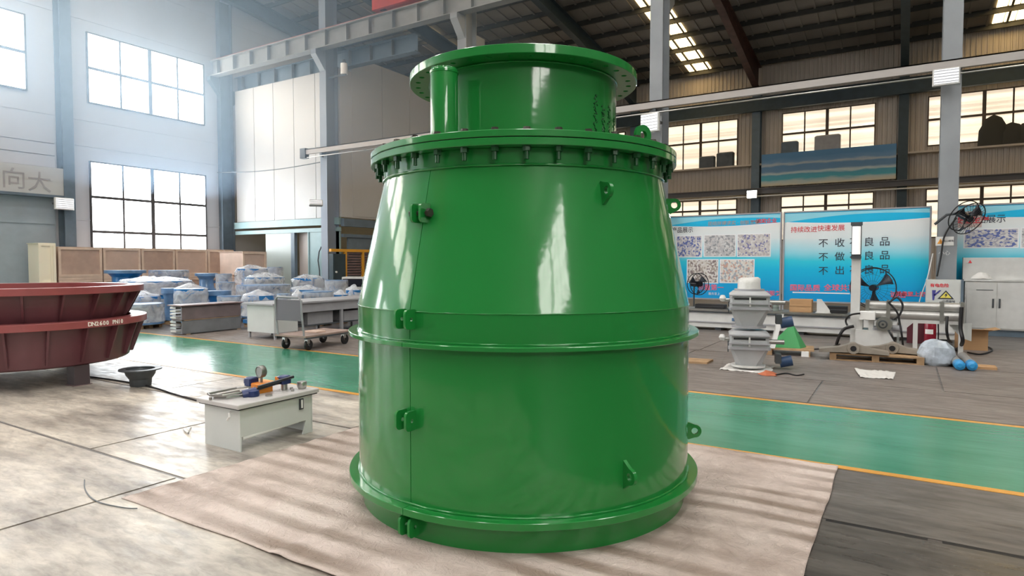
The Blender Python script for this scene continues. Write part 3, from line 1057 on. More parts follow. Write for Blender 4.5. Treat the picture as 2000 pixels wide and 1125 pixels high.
def lug(r, phi, z, size=.12, tilt=0.0, nm='lifting_lug', hole=.022, th=.022):
    R_, T_ = rad_tan(phi)
    U_ = Vector((0, 0, 1))
    if tilt:
        u = (R_ * math.cos(tilt) + U_ * math.sin(tilt)).normalized()
        w = (U_ * math.cos(tilt) - R_ * math.sin(tilt)).normalized()
    else:
        u, w = R_, U_
    o_ = R_ * r + Vector((0, 0, z))
    return MB().plate(o_, u, w, th, dshape(hole, .058, size / 2, .045), (.055, 0), hole, 32).build(nm, GREEN, v, 40)


lug(1.148, 30, .40, .17)
lug(1.148, 82, .43, .13)
lug(1.148, 210, .40, .17)
SL = -math.atan2(1.15 - .968, 2.14 - 1.316)
lug(1.0, 27, 1.99, .15, -SL * 1.0)
lug(1.0, 84, 1.98, .12, -SL)
lug(1.0, 190, 1.98, .13, -SL)
# round eye standing on the bolted flange
R_, T_ = rad_tan(50)
MB().plate(R_ * .955 + Vector((0, 0, 2.322)), (T_ * .95 + R_ * .3).normalized(), Vector((0, 0, 1)), .022,
           lambda t: min(.062, .055 / max(1e-6, -math.sin(t))) if math.sin(t) < 0 else .062, (0, .05), .026, 28).build('flange_eye', GREEN, v, 40)

# clamp brackets either side of the split line
for (r, z, kind) in [(1.15 - .182 * .72, 1.316 + .824 * .72 - .03, 1), (1.15, 1.275, 0), (1.15, .70, 0), (1.128, .085, 0)]:
    for s in (-1, 1):
        ph = SEAM + s * 1.75 * (1.0 if not kind else 1.0)
        R_, T_ = rad_tan(ph)
        u, w = R_, Vector((0, 0, 1))
        br = MB().plate(R_ * (r - .012) + Vector((0, 0, z)), u, w, .016, lambda t: min(.05 / max(abs(math.cos(t)), 1e-6), .056 / max(abs(math.sin(t)), 1e-6), .064), (.045, 0), .011, 32).build('clamp_bracket', GREEN, v, 40)
    if kind:
        Ra, _ = rad_tan(SEAM - 3.2)
        Rb, _ = rad_tan(SEAM + 3.2)
        MB().cyl(Ra * (r + .035) + Vector((0, 0, z)), Rb * (r + .035) + Vector((0, 0, z)), .014, n=12).build('clamp_bolt', BOLT, v)
        for s in (-1, 1):
            Ra, Ta = rad_tan(SEAM + s * 2.9)
            q = Ra * (r + .035) + Vector((0, 0, z))
            MB().cyl(q, q + Ta * s * .022, .026, n=6).build('clamp_nut', BOLT, v, 30)
# stamped marks in upright columns on the neck
mk = MB()
rg = random.Random(5)
for phi, z1 in [(45, 2.67), (52.5, 2.61), (60, 2.63), (69, 2.575)]:
    z = 2.43
    while z < z1:
        R_, T_ = rad_tan(phi)
        for s in range(2):
            c = R_ * .654 + T_ * rg.uniform(-.016, .016) + Vector((0, 0, z + rg.uniform(-.004, .004)))
            d = (T_ * rg.choice((-1, 1)) * rg.uniform(.25, 1) + Vector((0, 0, rg.uniform(.2, .7)))).normalized()
            L = rg.uniform(.006, .013)
            mk.cyl(c - d * L, c + d * L, .003, n=5)
        z += .0185
o = mk.build('stamped_marks', GREEN_DARK, v)
o['kind'] = 'stuff'

# ================================================================== GROUND CLOTH
GX0, GX1, GY0, GY1 = -4.47, -.40, 2.2, 5.47


def cloth(u, w):
    x = GX0 + (GX1 - GX0) * u
    y = GY0 + (GY1 - GY0) * w
    d = math.hypot(x - VC.x, y - VC.y)
    k = min(1, max(0, (d - 1.2) / .25))
    ph = 2 * PI * y / .235 + 1.3 * noise.noise(Vector((x * .35, y * .5, 0))) + .35 * x
    amp = .0055 * (.55 + .6 * noise.noise(Vector((x * .7, y * .7, 4))))
    s = .5 + .5 * math.sin(ph)
    z = .006 + amp * s ** 1.5 * 1.6
    z += .0022 * noise.noise(Vector((x * 6, y * 6, 1))) + .0012 * noise.noise(Vector((x * 17, y * 17, 2)))
    sm_ = -2.9 + .02 * noise.noise(Vector((y * 1.5, 3, 0)))
    if x > sm_ - .03:
        z += .007 * min(1, (x - sm_ + .03) / .03)
    z += .006 * math.exp(-((x - sm_ - .06) / .05) ** 2)
    ex = .012 * noise.noise(Vector((y * 2, 0, 7))) if u in (0, 1) else 0
    ey = .014 * noise.noise(Vector((x * 2, 0, 9))) if w in (0, 1) else 0
    z = MATZ - .0012 + (z - MATZ + .0012) * k
    return (x + ex, y + ey, max(z, .005))


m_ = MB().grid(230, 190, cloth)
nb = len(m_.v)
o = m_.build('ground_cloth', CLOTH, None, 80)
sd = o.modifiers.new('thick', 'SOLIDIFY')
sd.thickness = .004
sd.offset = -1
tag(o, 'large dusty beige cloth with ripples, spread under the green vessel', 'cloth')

# ================================================================== RED DISHED COVERS
DC = Vector((-10.24, 3.87, 0))


def dish(loc, label, z0, z1, r1, txt=False, rot=0.0, rbz=.05, br=1.17):
    t = thing('red_dished_cover', label, 'cover', loc, rot, 'stacked red dished covers')
    h = z1 - z0
    MB().lathe([(0.0, 0), (br, 0), (br + .03, .02), (r1 - .13, h - .09), (r1 - .17, h - .09), (br, .05), (0, .03)], 96).build('bowl', RED_DISH, t, 30)
    MB().lathe([(r1 - .2, h - .09), (r1 - .004, h - .09), (r1, h - .086), (r1, h - .004), (r1 - .004, h), (r1 - .2, h)], 120).build('rim_flange', RED_RIM, t, 30)
    rb0 = None
    for i in range(20):
        a = 2 * PI * i / 20 + .1
        if rb0 is None:
            ri = br + .02 + (r1 - .15 - br) * rbz / h
            rb0 = MB().prism([(ri, -.012, rbz), (ri + .045, -.012, rbz), (r1 - .03, -.012, h - .09), (r1 - .15, -.012, h - .09)], (0, .024, 0)).build('rib', RED_DISH, t, 0)
            rb0.rotation_euler = (0, 0, a)
        else:
            share('rib', rb0, t, (0, 0, 0), (0, 0, a))
    if txt:
        body = 'DN2600 PN10'
        for i, ch in enumerate(body):
            if ch == ' ':
                continue
            a = txt + i * .0325
            text('stencil_letter', ch, STENCIL, t, .075, ((r1 + .002) * math.cos(a), (r1 + .002) * math.sin(a), h - .045), (PI / 2, 0, a + PI / 2), .0015, bold=.002)
    return t


a_txt = math.atan2(G(180, 632, .82).y - DC.y, G(180, 632, .82).x - DC.x)
dish((DC.x, DC.y, .27), 'lower red dished cover with white stencilled letters on its rim', .27, .86, 1.43, txt=.1)
dish((DC.x - .04, DC.y + .02, .72), 'upper red dished cover, nested in the stencilled one', .72, 1.29, 1.40, rot=.13, rbz=.142, br=1.1)
sup = thing('support_block', 'dark steel block holding up the red covers at their edge', 'block', (-9.17, 4.02, 0))
MB().box((-.1, -.09, 0), (.1, .09, .27)).build('post', mat('dark_oxide_steel', (0.07, 0.05, 0.055), 0.5), sup, 0)
MB().box((-.12, -.11, 0), (.12, .11, .015)).build('foot', BROWN_PLATE, sup, 0)
for i, (x, y, lab) in enumerate([(-10.9, 3.2, 'dark steel block under the middle of the red covers'), (-11.0, 4.7, 'dark steel block under the far side of the red covers')]):
    s2 = copy_tree(sup)
    s2.location = (x, y, 0)
    s2['label'] = lab

# small flanged pot on the floor
pot = thing('flanged_pot', 'small dark flanged pot standing on the shiny floor', 'pot', G(275, 753, .006))
MB().lathe([(.0, 0), (.12, 0), (.125, .01), (.13, .09), (.17, .15), (.185, .21), (.175, .21), (.16, .15), (.12, .1), (.0, .1)], 32).build('bowl', GREY_DARK, pot, 30)
MB().lathe([(.17, .21), (.25, .21), (.25, .225), (.17, .225)], 32).build('rim', GREY_DARK, pot, 30)

# ================================================================== HYDRAULIC TANK
tk = thing('hydraulic_tank', 'off-white steel hydraulic tank with fittings on its lid, beside the cloth', 'tank', (-4.965, 3.66, .006))
hw, hl = .245, .37
MB().box((-hw, -hl, .125), (hw, hl, .37)).build('tank_body', TANK_WHITE, tk, 0)
MB().box((-hw - .004, -hl - .012, 0), (hw + .004, -hl, .375)).build('end_plate', TANK_WHITE, tk, 0)
MB().box((-hw - .004, hl, 0), (hw + .004, hl + .012, .375)).build('end_plate', TANK_WHITE, tk, 0)
MB().prism([(hw - .002, hl - .1, .0), (hw - .002, hl, .0), (hw - .002, hl, .125), (hw - .002, hl - .06, .125)], (-.012, 0, 0)).build('foot_gusset', TANK_WHITE, tk, 0)
MB().rbox((-hw - .05, -hl - .06, .375), (hw + .05, hl + .06, .412), .006).build('lid', mat('tank_lid_paint', (0.50, 0.48, 0.47), 0.35), tk, 0)
MB().box((-hw - .035, -hl - .045, .362), (hw + .035, hl + .045, .376)).build('gasket', BLACK, tk, 0)
MB().cyl((hw - .02, -hl + .02, .11), (hw - .02, hl - .14, .135), .02, n=14).build('return_pipe', PAPER, tk)
# level gauge on the long side
lg = MB().box((hw, hl - .14, .24), (hw + .012, hl - .095, .34)).build('level_gauge', GREY_DARK, tk, 0)
MB().cyl((hw + .016, hl - .118, .255), (hw + .016, hl - .118, .33), .009, n=10).build('sight_tube', PAPER, lg)
MB().tube([(hw * .55, -hl - .02, .33), (hw * .62, -hl - .045, .325), (hw * .66, -hl - .05, .30), (hw * .5, -hl - .045, .265)], .009, 8).build('drain_hook', PAPER, tk)
MB().tube([(-hw - .0, hl * .2, .12), (-hw - .12, hl * .1, .06), (-hw - .2, -.0, .03)], .012, 8).build('hose_stub', PAPER, tk)
# lid fittings
Z = .412
ga = MB().lathe([(0, -.025), (.052, -.025), (.055, -.02), (.055, .02), (.05, .028), (.047, .02), (0, .018)], 32).xf(Matrix.Rotation(PI / 2, 4, 'X')).xf(Matrix.Rotation(-.05, 4, 'Z')).xf(Matrix.Translation((-.02, .03, .60))).build('pressure_gauge', mat('gauge_case', (0.22, 0.22, 0.2), .35, .7), tk, 40)
MB().lathe([(0, 0), (.046, 0), (.046, .003), (0, .003)], 28).xf(Matrix.Rotation(PI / 2, 4, 'X')).xf(Matrix.Rotation(-.05, 4, 'Z')).xf(Matrix.Translation((-.021, .012, .60))).build('gauge_dial', mat('gauge_dial_grey', (0.30, 0.33, 0.32), .3), ga, 40)
MB().box((-.022, .0105, .60), (-.02, .012, .635)).build('needle', BLACK, ga, 0)
MB().cyl((-.02, .03, .5), (-.02, .03, .55), .012, n=10).build('gauge_stem', STEEL, ga)
MB().rbox((-.08, -.04, Z), (.04, .11, .50), .006).build('valve_block', ORANGE, tk)
for (x, y) in ((-.12, -.01), (.07, .2)):
    sv = MB().rbox((x - .045, y - .04, .47), (x + .045, y + .06, .545), .01).build('solenoid', NAVY, tk)
    MB().rbox((x - .047, y - .042, .49), (x - .01, y + .062, .53), .006).build('solenoid_band', ORANGE if y > .1 else NAVY, sv)
    MB().cyl((x, y + .01, Z), (x, y + .01, .47), .03, n=12).build('solenoid_seat', STEEL, sv)
MB().box((-.01, .17, .46), (.025, .235, .53)).build('orange_coil', ORANGE, tk, 0)
for k, (dx, dz) in enumerate(((0, .0), (.05, .028))):
    MB().cyl((.05 + dx * .4, -.12 + dx, .455 + dz), (.09 + dx, .26, .505 + dz), .014, n=10).build('hand_lever', BLACK_GLOSS, tk)
MB().cyl((.03, -.2, .43), (.09, -.1, .45), .042, n=16).build('hand_pump', NAVY, tk)
MB().lathe([(0, 0), (.05, 0), (.055, .02), (.05, .05), (.02, .06), (0, .06)], 20, (.08, -.13, Z)).build('pump_base', NAVY, tk)
lp = [(-.22 + .02, -.38, Z + .035), (-.2, -.1, Z + .04), (-.1, .0, Z + .05), (0.0, -.06, Z + .045), (.03, -.22, Z + .04), (-.02, -.36, Z + .036), (-.12, -.41, Z + .035)]
MB().tube(lp, .011, 8, True).build('steel_pipe_loop', STEEL, tk)
MB().tube([(x * .9 + .01, y * .92, Z + .014) for x, y, z in lp], .011, 8, True).build('steel_pipe_loop', STEEL, tk)
for (x, y) in ((-.21, -.3), (-.1, -.42), (.12, .25), (.2, .2), (-.2, .3)):
    MB().cyl((x, y, Z), (x, y, Z + .022), .014, n=6).build('fitting', STEEL, tk, 30)
fc = MB().lathe([(0, 0), (.035, 0), (.04, .012), (.046, .03), (.046, .06), (.042, .068), (0, .07)], 24, (.17, .33, Z)).build('filler_cap', STEEL, tk, 40)
tag_ = MB().cyl((.19, -.05, Z), (.19, -.05, Z + .015), .03, n=12).build('inspection_plug', STEEL, tk)

# ================================================================== TIMBER CRATES ALONG THE END WALL
rg = random.Random(11)
edges = [112, 200, 275, 342, 405, 437, 470]
ys = [min(16.95, onX(e_, 483, XL + 1.4).y) for e_ in edges]


def crate(name, label, x0, y0, z0, dx, dy, dz, m, group='timber crates along the end wall', bat=None):
    t = thing(name, label, 'crate', (x0, y0, z0), 0, group)
    MB().box((.02, .02, .1), (dx - .02, dy - .02, dz)).build('panel_box', m, t, 0)
    b2 = bat or WOOD_BATTEN
    for y in (.0, dy - .08):
        MB().box((dx - .02, y, .1), (dx + .01, y + .08, dz)).build('batten', b2, t, 0)
    MB().box((dx - .02, .08, dz - .08), (dx + .01, dy - .08, dz)).build('batten', b2, t, 0)
    MB().box((dx - .02, .08, .1), (dx + .01, dy - .08, .18)).build('batten', b2, t, 0)
    MB().box((-.0, -.01, dz), (dx, dy, dz + .02)).build('crate_lid', m, t, 0)
    for x in (0, dx * .46, dx * .9):
        MB().box((x, 0, 0), (x + dx * .1, dy, .1)).build('skid', b2, t, 0)
    return t


LB = ['end next to the pale cream crate', 'second along from the cream crate', 'third along from the cream crate', 'fourth along from the cream crate', 'short one at the end of the big window', 'by the corner column']
for i in range(6):
    y0, y1 = ys[i] + .02, ys[i + 1] - .02
    crate('timber_crate', 'brown plywood crate on top row, ' + LB[i], XL + .6, y0, 1.02, .8, y1 - y0, 1.12, WOOD if i % 2 else WOOD_D)
    crate('timber_crate', 'brown plywood crate on the floor row, ' + LB[i], XL + .6, y0, 0, .8, y1 - y0, 1.0, WOOD_D)
x0 = onY(468, 488, 16.7).x
x1 = onY(514, 488, 16.7).x
crate('timber_crate', 'brown plywood crate on the top, before the frosted partition panel', x0 + .0, 15.75, 1.02, x1 - x0, 1.1, 1.02, WOOD)
crate('timber_crate', 'brown plywood crate on the floor, before the frosted partition panel', x0 + .0, 15.75, 0, x1 - x0, 1.1, 1.0, WOOD_D)
p0, p1 = onX(78, 478, XL + 1.45), onX(113, 478, XL + 1.45)
cc = crate('cream_crate', 'tall pale cream crate with pallet openings at the end of the crate row', XL + .6, p0.y - .05, .8, .85, p1.y - p0.y - .02, 1.45, CREAM, bat=CREAM)
MB().box((.86, .34, .1), (.875, .37, 1.45)).build('batten', CREAM, cc, 0)
crate('timber_crate', 'brown plywood crate under the tall cream crate', XL + .6, p0.y - .05, 0, .85, p1.y - p0.y - .02, .78, WOOD_D)

# ================================================================== BLUE VALVES IN PLASTIC FILM
STK = [(245, 527, 75, 21, 2, 's'), (330, 527, 72, 22.2, 2, 's'), (403, 533, 42, 21, 2, 's'), (437, 534, 30, 20.5, 2, 's'), (492, 522, 60, 21.5, 2, 'f'), (537, 521, 30, 22.5, 2, 's'),
       (305, 545, 130, 18.5, 2, 'f'), (440, 550, 36, 18.5, 2, 's'), (517, 538, 75, 19.4, 2, 'f'), (515, 555, 102, 17.8, 2, 's'), (603, 540, 60, 20.5, 2, 'f'), (657, 546, 45, 19.5, 2, 's'),
       (597, 562, 62, 19.0, 2, 'f'), (690, 563, 30, 18, 1, 'f'), (268, 575, 80, 16.6, 1, 'f'), (330, 562, 30, 16.6, 1, 's'), (372, 560, 62, 16.2, 1, 'w'), (425, 567, 50, 16.9, 1, 's'),
       (447, 577, 45, 16.2, 1, 's'), (505, 573, 62, 16, 1, 'f'), (553, 573, 26, 15.8, 1, 's'), (581, 572, 24, 15.8, 1, 'w'), (620, 568, 60, 16.3, 1, 's'), (664, 572, 30, 16.8, 1, 'w'),
       (270, 592, 90, 15.6, 1, 's')]
WHERE = ['before the first crates, far row', 'before the big window, far row', 'in the far row before the window edge', 'small, in the far row next to the corner', 'under cream film, top of the far row', 'small, behind the cream-filmed one',
         'under a wide white film, middle row', 'small, middle row', 'under white film before the doorway', 'wide, middle row before the doorway', 'under domed film before the teal panel', 'beside the tall column',
         'under film, before the domed one', 'under film, at the yellow rack', 'under film, next to the red covers', 'narrow, in the near row', 'tightly film-wrapped, behind the plate stack', 'behind the plate stack, deeper',
         'small, behind the plate stack end', 'under film, behind the desk top', 'small bright, behind the desk', 'small wrapped, behind the desk top', 'wide, behind the long bench', 'small wrapped, behind the long bench',
         'big, on the floor beside the plate stack']


def crumple(prof, n, seed, amp, c):
    m_ = MB().lathe(prof, n, c, closed=False)
    m_.v = [tuple(Vector(p) + Vector((noise.noise(Vector(p) * 6 + Vector((seed, 0, 0))), noise.noise(Vector(p) * 6 + Vector((0, seed, 3))), noise.noise(Vector(p) * 6 + Vector((5, 0, seed))))) * amp) for p in m_.v]
    return m_


for i, (px, yt, w_, t_, n_, sty) in enumerate(STK):
    top = depth(px, yt, t_)
    r = w_ / 2 / FPX * t_
    pal = thing('wood_pallet', 'flat wooden skid under the blue valve ' + WHERE[i], 'pallet', (top.x, top.y, 0), .3, 'skids under the blue valves')
    for k in (-1, 0, 1):
        MB().box((-r * .64, k * r * .5 - .05, 0), (r * .64, k * r * .5 + .05, .07)).build('runner', PALLET, pal, 0)
    MB().box((-r * .64, -r * .64, .07), (r * .64, r * .64, .1)).build('deck', PALLET, pal, 0)
    cap = .04 if sty != 's' else 0
    H_ = (top.z - .1 - cap) / n_
    for k in range(n_):
        z = .1 + k * H_
        t = thing('blue_valve', 'blue flanged valve ' + ('lower one of two, ' if n_ == 2 and k == 0 else ('upper one of two, ' if n_ == 2 else '')) + WHERE[i], 'valve', (top.x, top.y, z), i * .7, 'blue valves in plastic film')
        h = H_ - .002
        m2 = BLUE_V if (i + k) % 3 else BLUE_L
        MB().lathe([(0, 0), (r * .96, 0), (r * .96, h * .12), (0, h * .12)], 32).build('flange', m2, t, 30)
        MB().lathe([(0, h * .12), (r * .7, h * .12), (r * .62, h * .3), (r * .62, h * .65), (r * .8, h * .84), (0, h * .84)], 32).build('body', m2, t, 30)
        MB().lathe([(0, h * .84), (r * .96, h * .84), (r * .96, h), (0, h)], 32).build('flange', BLUE_L if sty == 's' else m2, t, 30)
        MB().cyl((r * .6, 0, h * .5), (r * .92, 0, h * .5), r * .14, n=12).build('stem_boss', m2, t)
        if sty in 'fw' and k == n_ - 1:
            zt = h + cap
            pr_ = [(.02, zt + .1), (r * .3, zt + .07), (r * .6, zt + .015), (r * .92, zt - .02), (r * 1.03, h * .85), (r * 1.0, h * .55), (r * 1.06, h * .25 if sty == 'f' else h * .1)]
            crumple(pr_, 30, i * 3.1, .07 if sty == 'f' else .03, (0, 0, 0)).build('film_cover', FILM, t, 80)
        elif (i + k) % 2 == 0:
            crumple([(r * 1.0, h * .98), (r * .99, h * .7), (r * .98, h * .4), (r * 1.0, h * .1)], 30, i * 2.3, .02, (0, 0, 0)).build('film_wrap', FILM, t, 80)

# ================================================================== PLATE STACK, DESK, BENCH, TROLLEY
ps = thing('channel_stack', 'long dark grey steel channel stacked on another, lying on spacers by the aisle', 'steel channel', (-13.72, 8.0, 0), .04)
for k in range(2):
    z = .02 + k * .31
    MB().box((-.2, 0, z), (.2, 1.5, z + .015)).box((-.2, 0, z + .285), (.2, 1.5, z + .3)).box((.185, 0, z), (.2, 1.5, z + .3)).build('channel', mat('grey_channel_paint', (0.19, 0.20, 0.215), 0.45, vary=.2) if k == 0 else mat('brown_grey_channel', (0.20, 0.16, 0.165), 0.5, vary=.2), ps, 0)
    for y in (.0, 1.35):
        for q in range(4):
            MB().box((-.23, y, z + .03 + q * .07), (-.02, y + .12, z + .07 + q * .07)).build('spacer', STEEL if q % 2 else WHITE_PAINT, ps, 0)
MB().box((-.26, -.05, .64), (.26, 1.55, .665)).build('cover_plate', BROWN_PLATE, ps, 0)
for y in (0.1, 1.4):
    MB().box((-.2, y, 0), (.2, y + .1, .02)).build('foot_spacer', PALLET, ps, 0)
MB().box((-.2, .05, .32), (.2, 1.45, .335)).build('liner', PALLET, ps, 0)

dk = thing('steel_workbench', 'long grey steel workbench with end cabinet, beside the plate stack', 'workbench', (-11.48, 8.5, 0), .03)
MB().rbox((-.48, -.08, .72), (.48, 4.3, .76), .008).build('bench_top', GREY_PAINT, dk, 0)
MB().box((-.42, 0, .14), (.42, .62, .72)).build('end_cabinet', TANK_WHITE, dk, 0)
for x in (-.42, .38):
    for y in (.02, .58):
        MB().box((x, y, 0), (x + .04, y + .04, .14)).build('leg', GREY_PAINT, dk, 0)
MB().box((.40, .62, .52), (.43, 4.2, .72)).build('apron', GREY_PAINT, dk, 0)
for y in (1.9, 3.0, 4.15):
    for x in (-.42, .36):
        MB().box((x, y, 0), (x + .06, y + .06, .72)).build('leg', GREY_PAINT, dk, 0)
MB().box((-.42, .62, .2), (.36, 4.2, .23)).build('lower_shelf', GREY_DARK, dk, 0)
MB().box((-.44, .62, .2), (-.42, 4.2, .72)).build('back_panel', GREY_DARK, dk, 0)
MB().box((-.3, 1.0, .23), (.3, 1.75, .5)).build('drawer_box', GREY_PAINT, dk, 0)
MB().box((-.3, 2.1, .23), (.3, 2.9, .46)).build('drawer_box', GREY_PAINT, dk, 0)

A_, B_, C_ = G(541, 645, .29), G(597, 656, .29), G(688, 643, .29)
u = (C_ - B_).normalized()
L_ = (C_ - B_).length
w = Vector((-u.y, u.x, 0))
tl = thing('platform_trolley', 'platform hand trolley with wooden deck and push handle, by the grey bench', 'trolley', (B_.x, B_.y, 0), math.atan2(u.y, u.x))
WD = .75
MB().box((0, 0, .25), (L_, WD, .28)).build('deck', mat('trolley_deck', (0.36, 0.26, 0.22), 0.6, vary=0.3), tl, 0)
MB().box((0, 0, .22), (L_, .04, .25)).box((0, WD - .04, .22), (L_, WD, .25)).build('side_rail', GREY_DARK, tl, 0)
hy = [(.02, .06, .28), (-.02, .06, .6), (-.04, .06, .92), (-.04, .12, .98), (-.04, WD - .12, .98), (-.04, WD - .06, .92), (-.02, WD - .06, .6), (.02, WD - .06, .28)]
MB().tube(hy, .018, 8).build('push_handle', GREY_PAINT, tl)
MB().box((-.03, .06, .55), (-.01, WD - .06, .93)).build('handle_panel', mat('trolley_panel', (0.16, 0.15, 0.17), 0.5), tl, 0)
for x in (.14, L_ - .14):
    for y in (.1, WD - .1):
        cs = MB().box((x - .03, y - .035, .13), (x + .03, y + .035, .22)).build('caster', STEEL, tl, 0)
        MB().lathe([(.03, -.022), (.09, -.022), (.1, -.012), (.1, .012), (.09, .022), (.03, .022)], 20).xf(Matrix.Rotation(PI / 2, 4, 'X')).xf(Matrix.Translation((x + .03, y, .102))).build('caster_wheel', BLACK, cs)
MB().rbox((.5, .2, .281), (.75, .5, .31), .01).build('offcut_plate', WOOD, tl)

# yellow rack, dark cabinet and the small box behind the bench
q0, q1, q2 = onX(645, 492, -18.7), onX(674, 492, -18.7), onX(708, 492, -18.7)
yr = thing('yellow_rack', 'yellow steel rack frame standing beyond the tall column', 'rack', (-18.7, q1.y, 0))
YL = q2.y - q1.y
for y in (0, YL, YL * 2):
    MB().box((-.05, y - .05, 0), (.05, y + .05, q1.z)).build('post', YELLOW, yr, 0)
MB().box((-.06, q0.y - q1.y, q1.z), (.06, YL * 2.05, q1.z + .11)).build('top_rail', YELLOW, yr, 0)
MB().box((-.04, 0, .85), (.04, YL * 2, .95)).build('lower_rail', YELLOW, yr, 0)
for z in range(10):
    MB().box((-.03, .05, 1.0 + z * .105), (0, YL * 2 - .05, 1.07 + z * .105)).build('slat', BROWN_PLATE, yr, 0)
dc = thing('dark_locker', 'dark blue steel locker beside the tall column, next to the yellow rack', 'locker', (-18.82, q0.y + .03, 0))
LW = q1.y - q0.y - .12
MB().box((0, 0, .02), (.24, LW, 1.95)).build('locker_body', STEEL_TEAL, dc, 0)
MB().box((.24, .03, .1), (.26, LW - .03, 1.9)).build('locker_door', STEEL_TEAL, dc, 0)
MB().cyl((.26, .12, 1.25), (.3, .12, 1.25), .04, n=12).build('knob', PAPER, dc)
tb = thing('test_cabinet', 'white test cabinet with dark screen behind the bench, before the yellow rack', 'cabinet', depth(693, 540, 21))
tb.location.z = 0
zt = depth(693, 540, 21).z
MB().box((-.35, -.3, .02), (.35, .3, zt)).build('cabinet_body', WHITE_PAINT, tb, 0)
MB().box((-.32, -.315, zt - .32), (.32, -.3, zt - .06)).build('screen', BLACK_GLOSS, tb, 0)
tb.rotation_euler = (0, 0, YAW)

# ================================================================== DISPLAY BOARDS


def board_mat(top=0.40, bot=0.22):
    m = bpy.data.materials.new('board_print')
    m.use_nodes = True
    nt = m.node_tree
    b = nt.nodes['Principled BSDF']
    b.inputs['Roughness'].default_value = 0.45
    tc = nt.nodes.new('ShaderNodeTexCoord')
    s_ = nt.nodes.new('ShaderNodeSeparateXYZ')
    nt.links.new(tc.outputs['Generated'], s_.inputs[0])
    n = nt.nodes.new('ShaderNodeTexNoise')
    n.inputs['Scale'].default_value = 2.2
    nt.links.new(tc.outputs['Generated'], n.inputs['Vector'])
    ad = nt.nodes.new('ShaderNodeMath')
    ad.operation = 'MULTIPLY_ADD'
    ad.inputs[1].default_value = .12
    nt.links.new(n.outputs['Fac'], ad.inputs[0])
    nt.links.new(s_.outputs['Z'], ad.inputs[2])
    r = nt.nodes.new('ShaderNodeValToRGB')
    e = r.color_ramp.elements
    e[0].position = .0
    e[0].color = (0.0, 0.30, 0.68, 1)
    e[1].position = 1
    e[1].color = (0.84, 0.84, 0.82, 1)
    for pz, c in [(.2, (0.0, 0.38, 0.76)), (.42, (0.0, 0.50, 0.80)), (.52, (0.03, 0.62, 0.80)), (.64, (0.40, 0.74, 0.84)), (.76, (0.74, 0.82, 0.84))]:
        x = e.new(pz)
        x.color = (*c, 1)
    nt.links.new(ad.outputs[0], r.inputs['Fac'])
    nt.links.new(r.outputs['Color'], b.inputs['Base Color'])
    return m


BOARD = board_mat()


def photo_mat(name, seed, cols):
    m = bpy.data.materials.new(name)
    m.use_nodes = True
    nt = m.node_tree
    b = nt.nodes['Principled BSDF']
    b.inputs['Roughness'].default_value = 0.4
    tc = nt.nodes.new('ShaderNodeTexCoord')
    mp = nt.nodes.new('ShaderNodeMapping')
    mp.inputs['Location'].default_value = (seed, seed * 2, seed)
    mp.inputs['Rotation'].default_value = (0, .5 * seed, 0)
    mp.inputs['Scale'].default_value = (14, 1, 9)
    nt.links.new(tc.outputs['Generated'], mp.inputs['Vector'])
    vo = nt.nodes.new('ShaderNodeTexVoronoi')
    vo.inputs['Scale'].default_value = 1.4
    vo.distance = 'CHEBYCHEV'
    nt.links.new(mp.outputs['Vector'], vo.inputs['Vector'])
    sx_ = nt.nodes.new('ShaderNodeSeparateColor')
    nt.links.new(vo.outputs['Color'], sx_.inputs[0])
    r = nt.nodes.new('ShaderNodeValToRGB')
    r.color_ramp.interpolation = 'CONSTANT'
    e = r.color_ramp.elements
    e[0].color = (*cols[0], 1)
    e[1].position = .3
    e[1].color = (*cols[1], 1)
    for k, c in enumerate(cols[2:]):
        x = e.new(.5 + .5 * k / max(1, len(cols) - 2))
        x.color = (*c, 1)
    nt.links.new(sx_.outputs[0], r.inputs['Fac'])
    nt.links.new(r.outputs['Color'], b.inputs['Base Color'])
    return m


PH = [photo_mat('workshop_photo', 1.3, [(.45, .44, .5), (.62, .6, .6), (.12, .16, .42), (.7, .68, .66)]),
      photo_mat('yard_photo', 2.1, [(.5, .5, .52), (.66, .66, .66), (.3, .31, .33), (.58, .56, .56)]),
      photo_mat('rows_photo', 3.7, [(.6, .57, .56), (.22, .22, .42), (.7, .68, .66), (.5, .46, .46)]),
      photo_mat('building_photo', 4.4, [(.66, .62, .58), (.42, .36, .32), (.72, .7, .68), (.25, .2, .2)]),
      photo_mat('tower_photo', 5.9, [(.72, .68, .62), (.6, .38, .32), (.4, .45, .5), (.75, .73, .7)])]
ZB0, ZB1 = .62, 2.9
YBD = 17.86


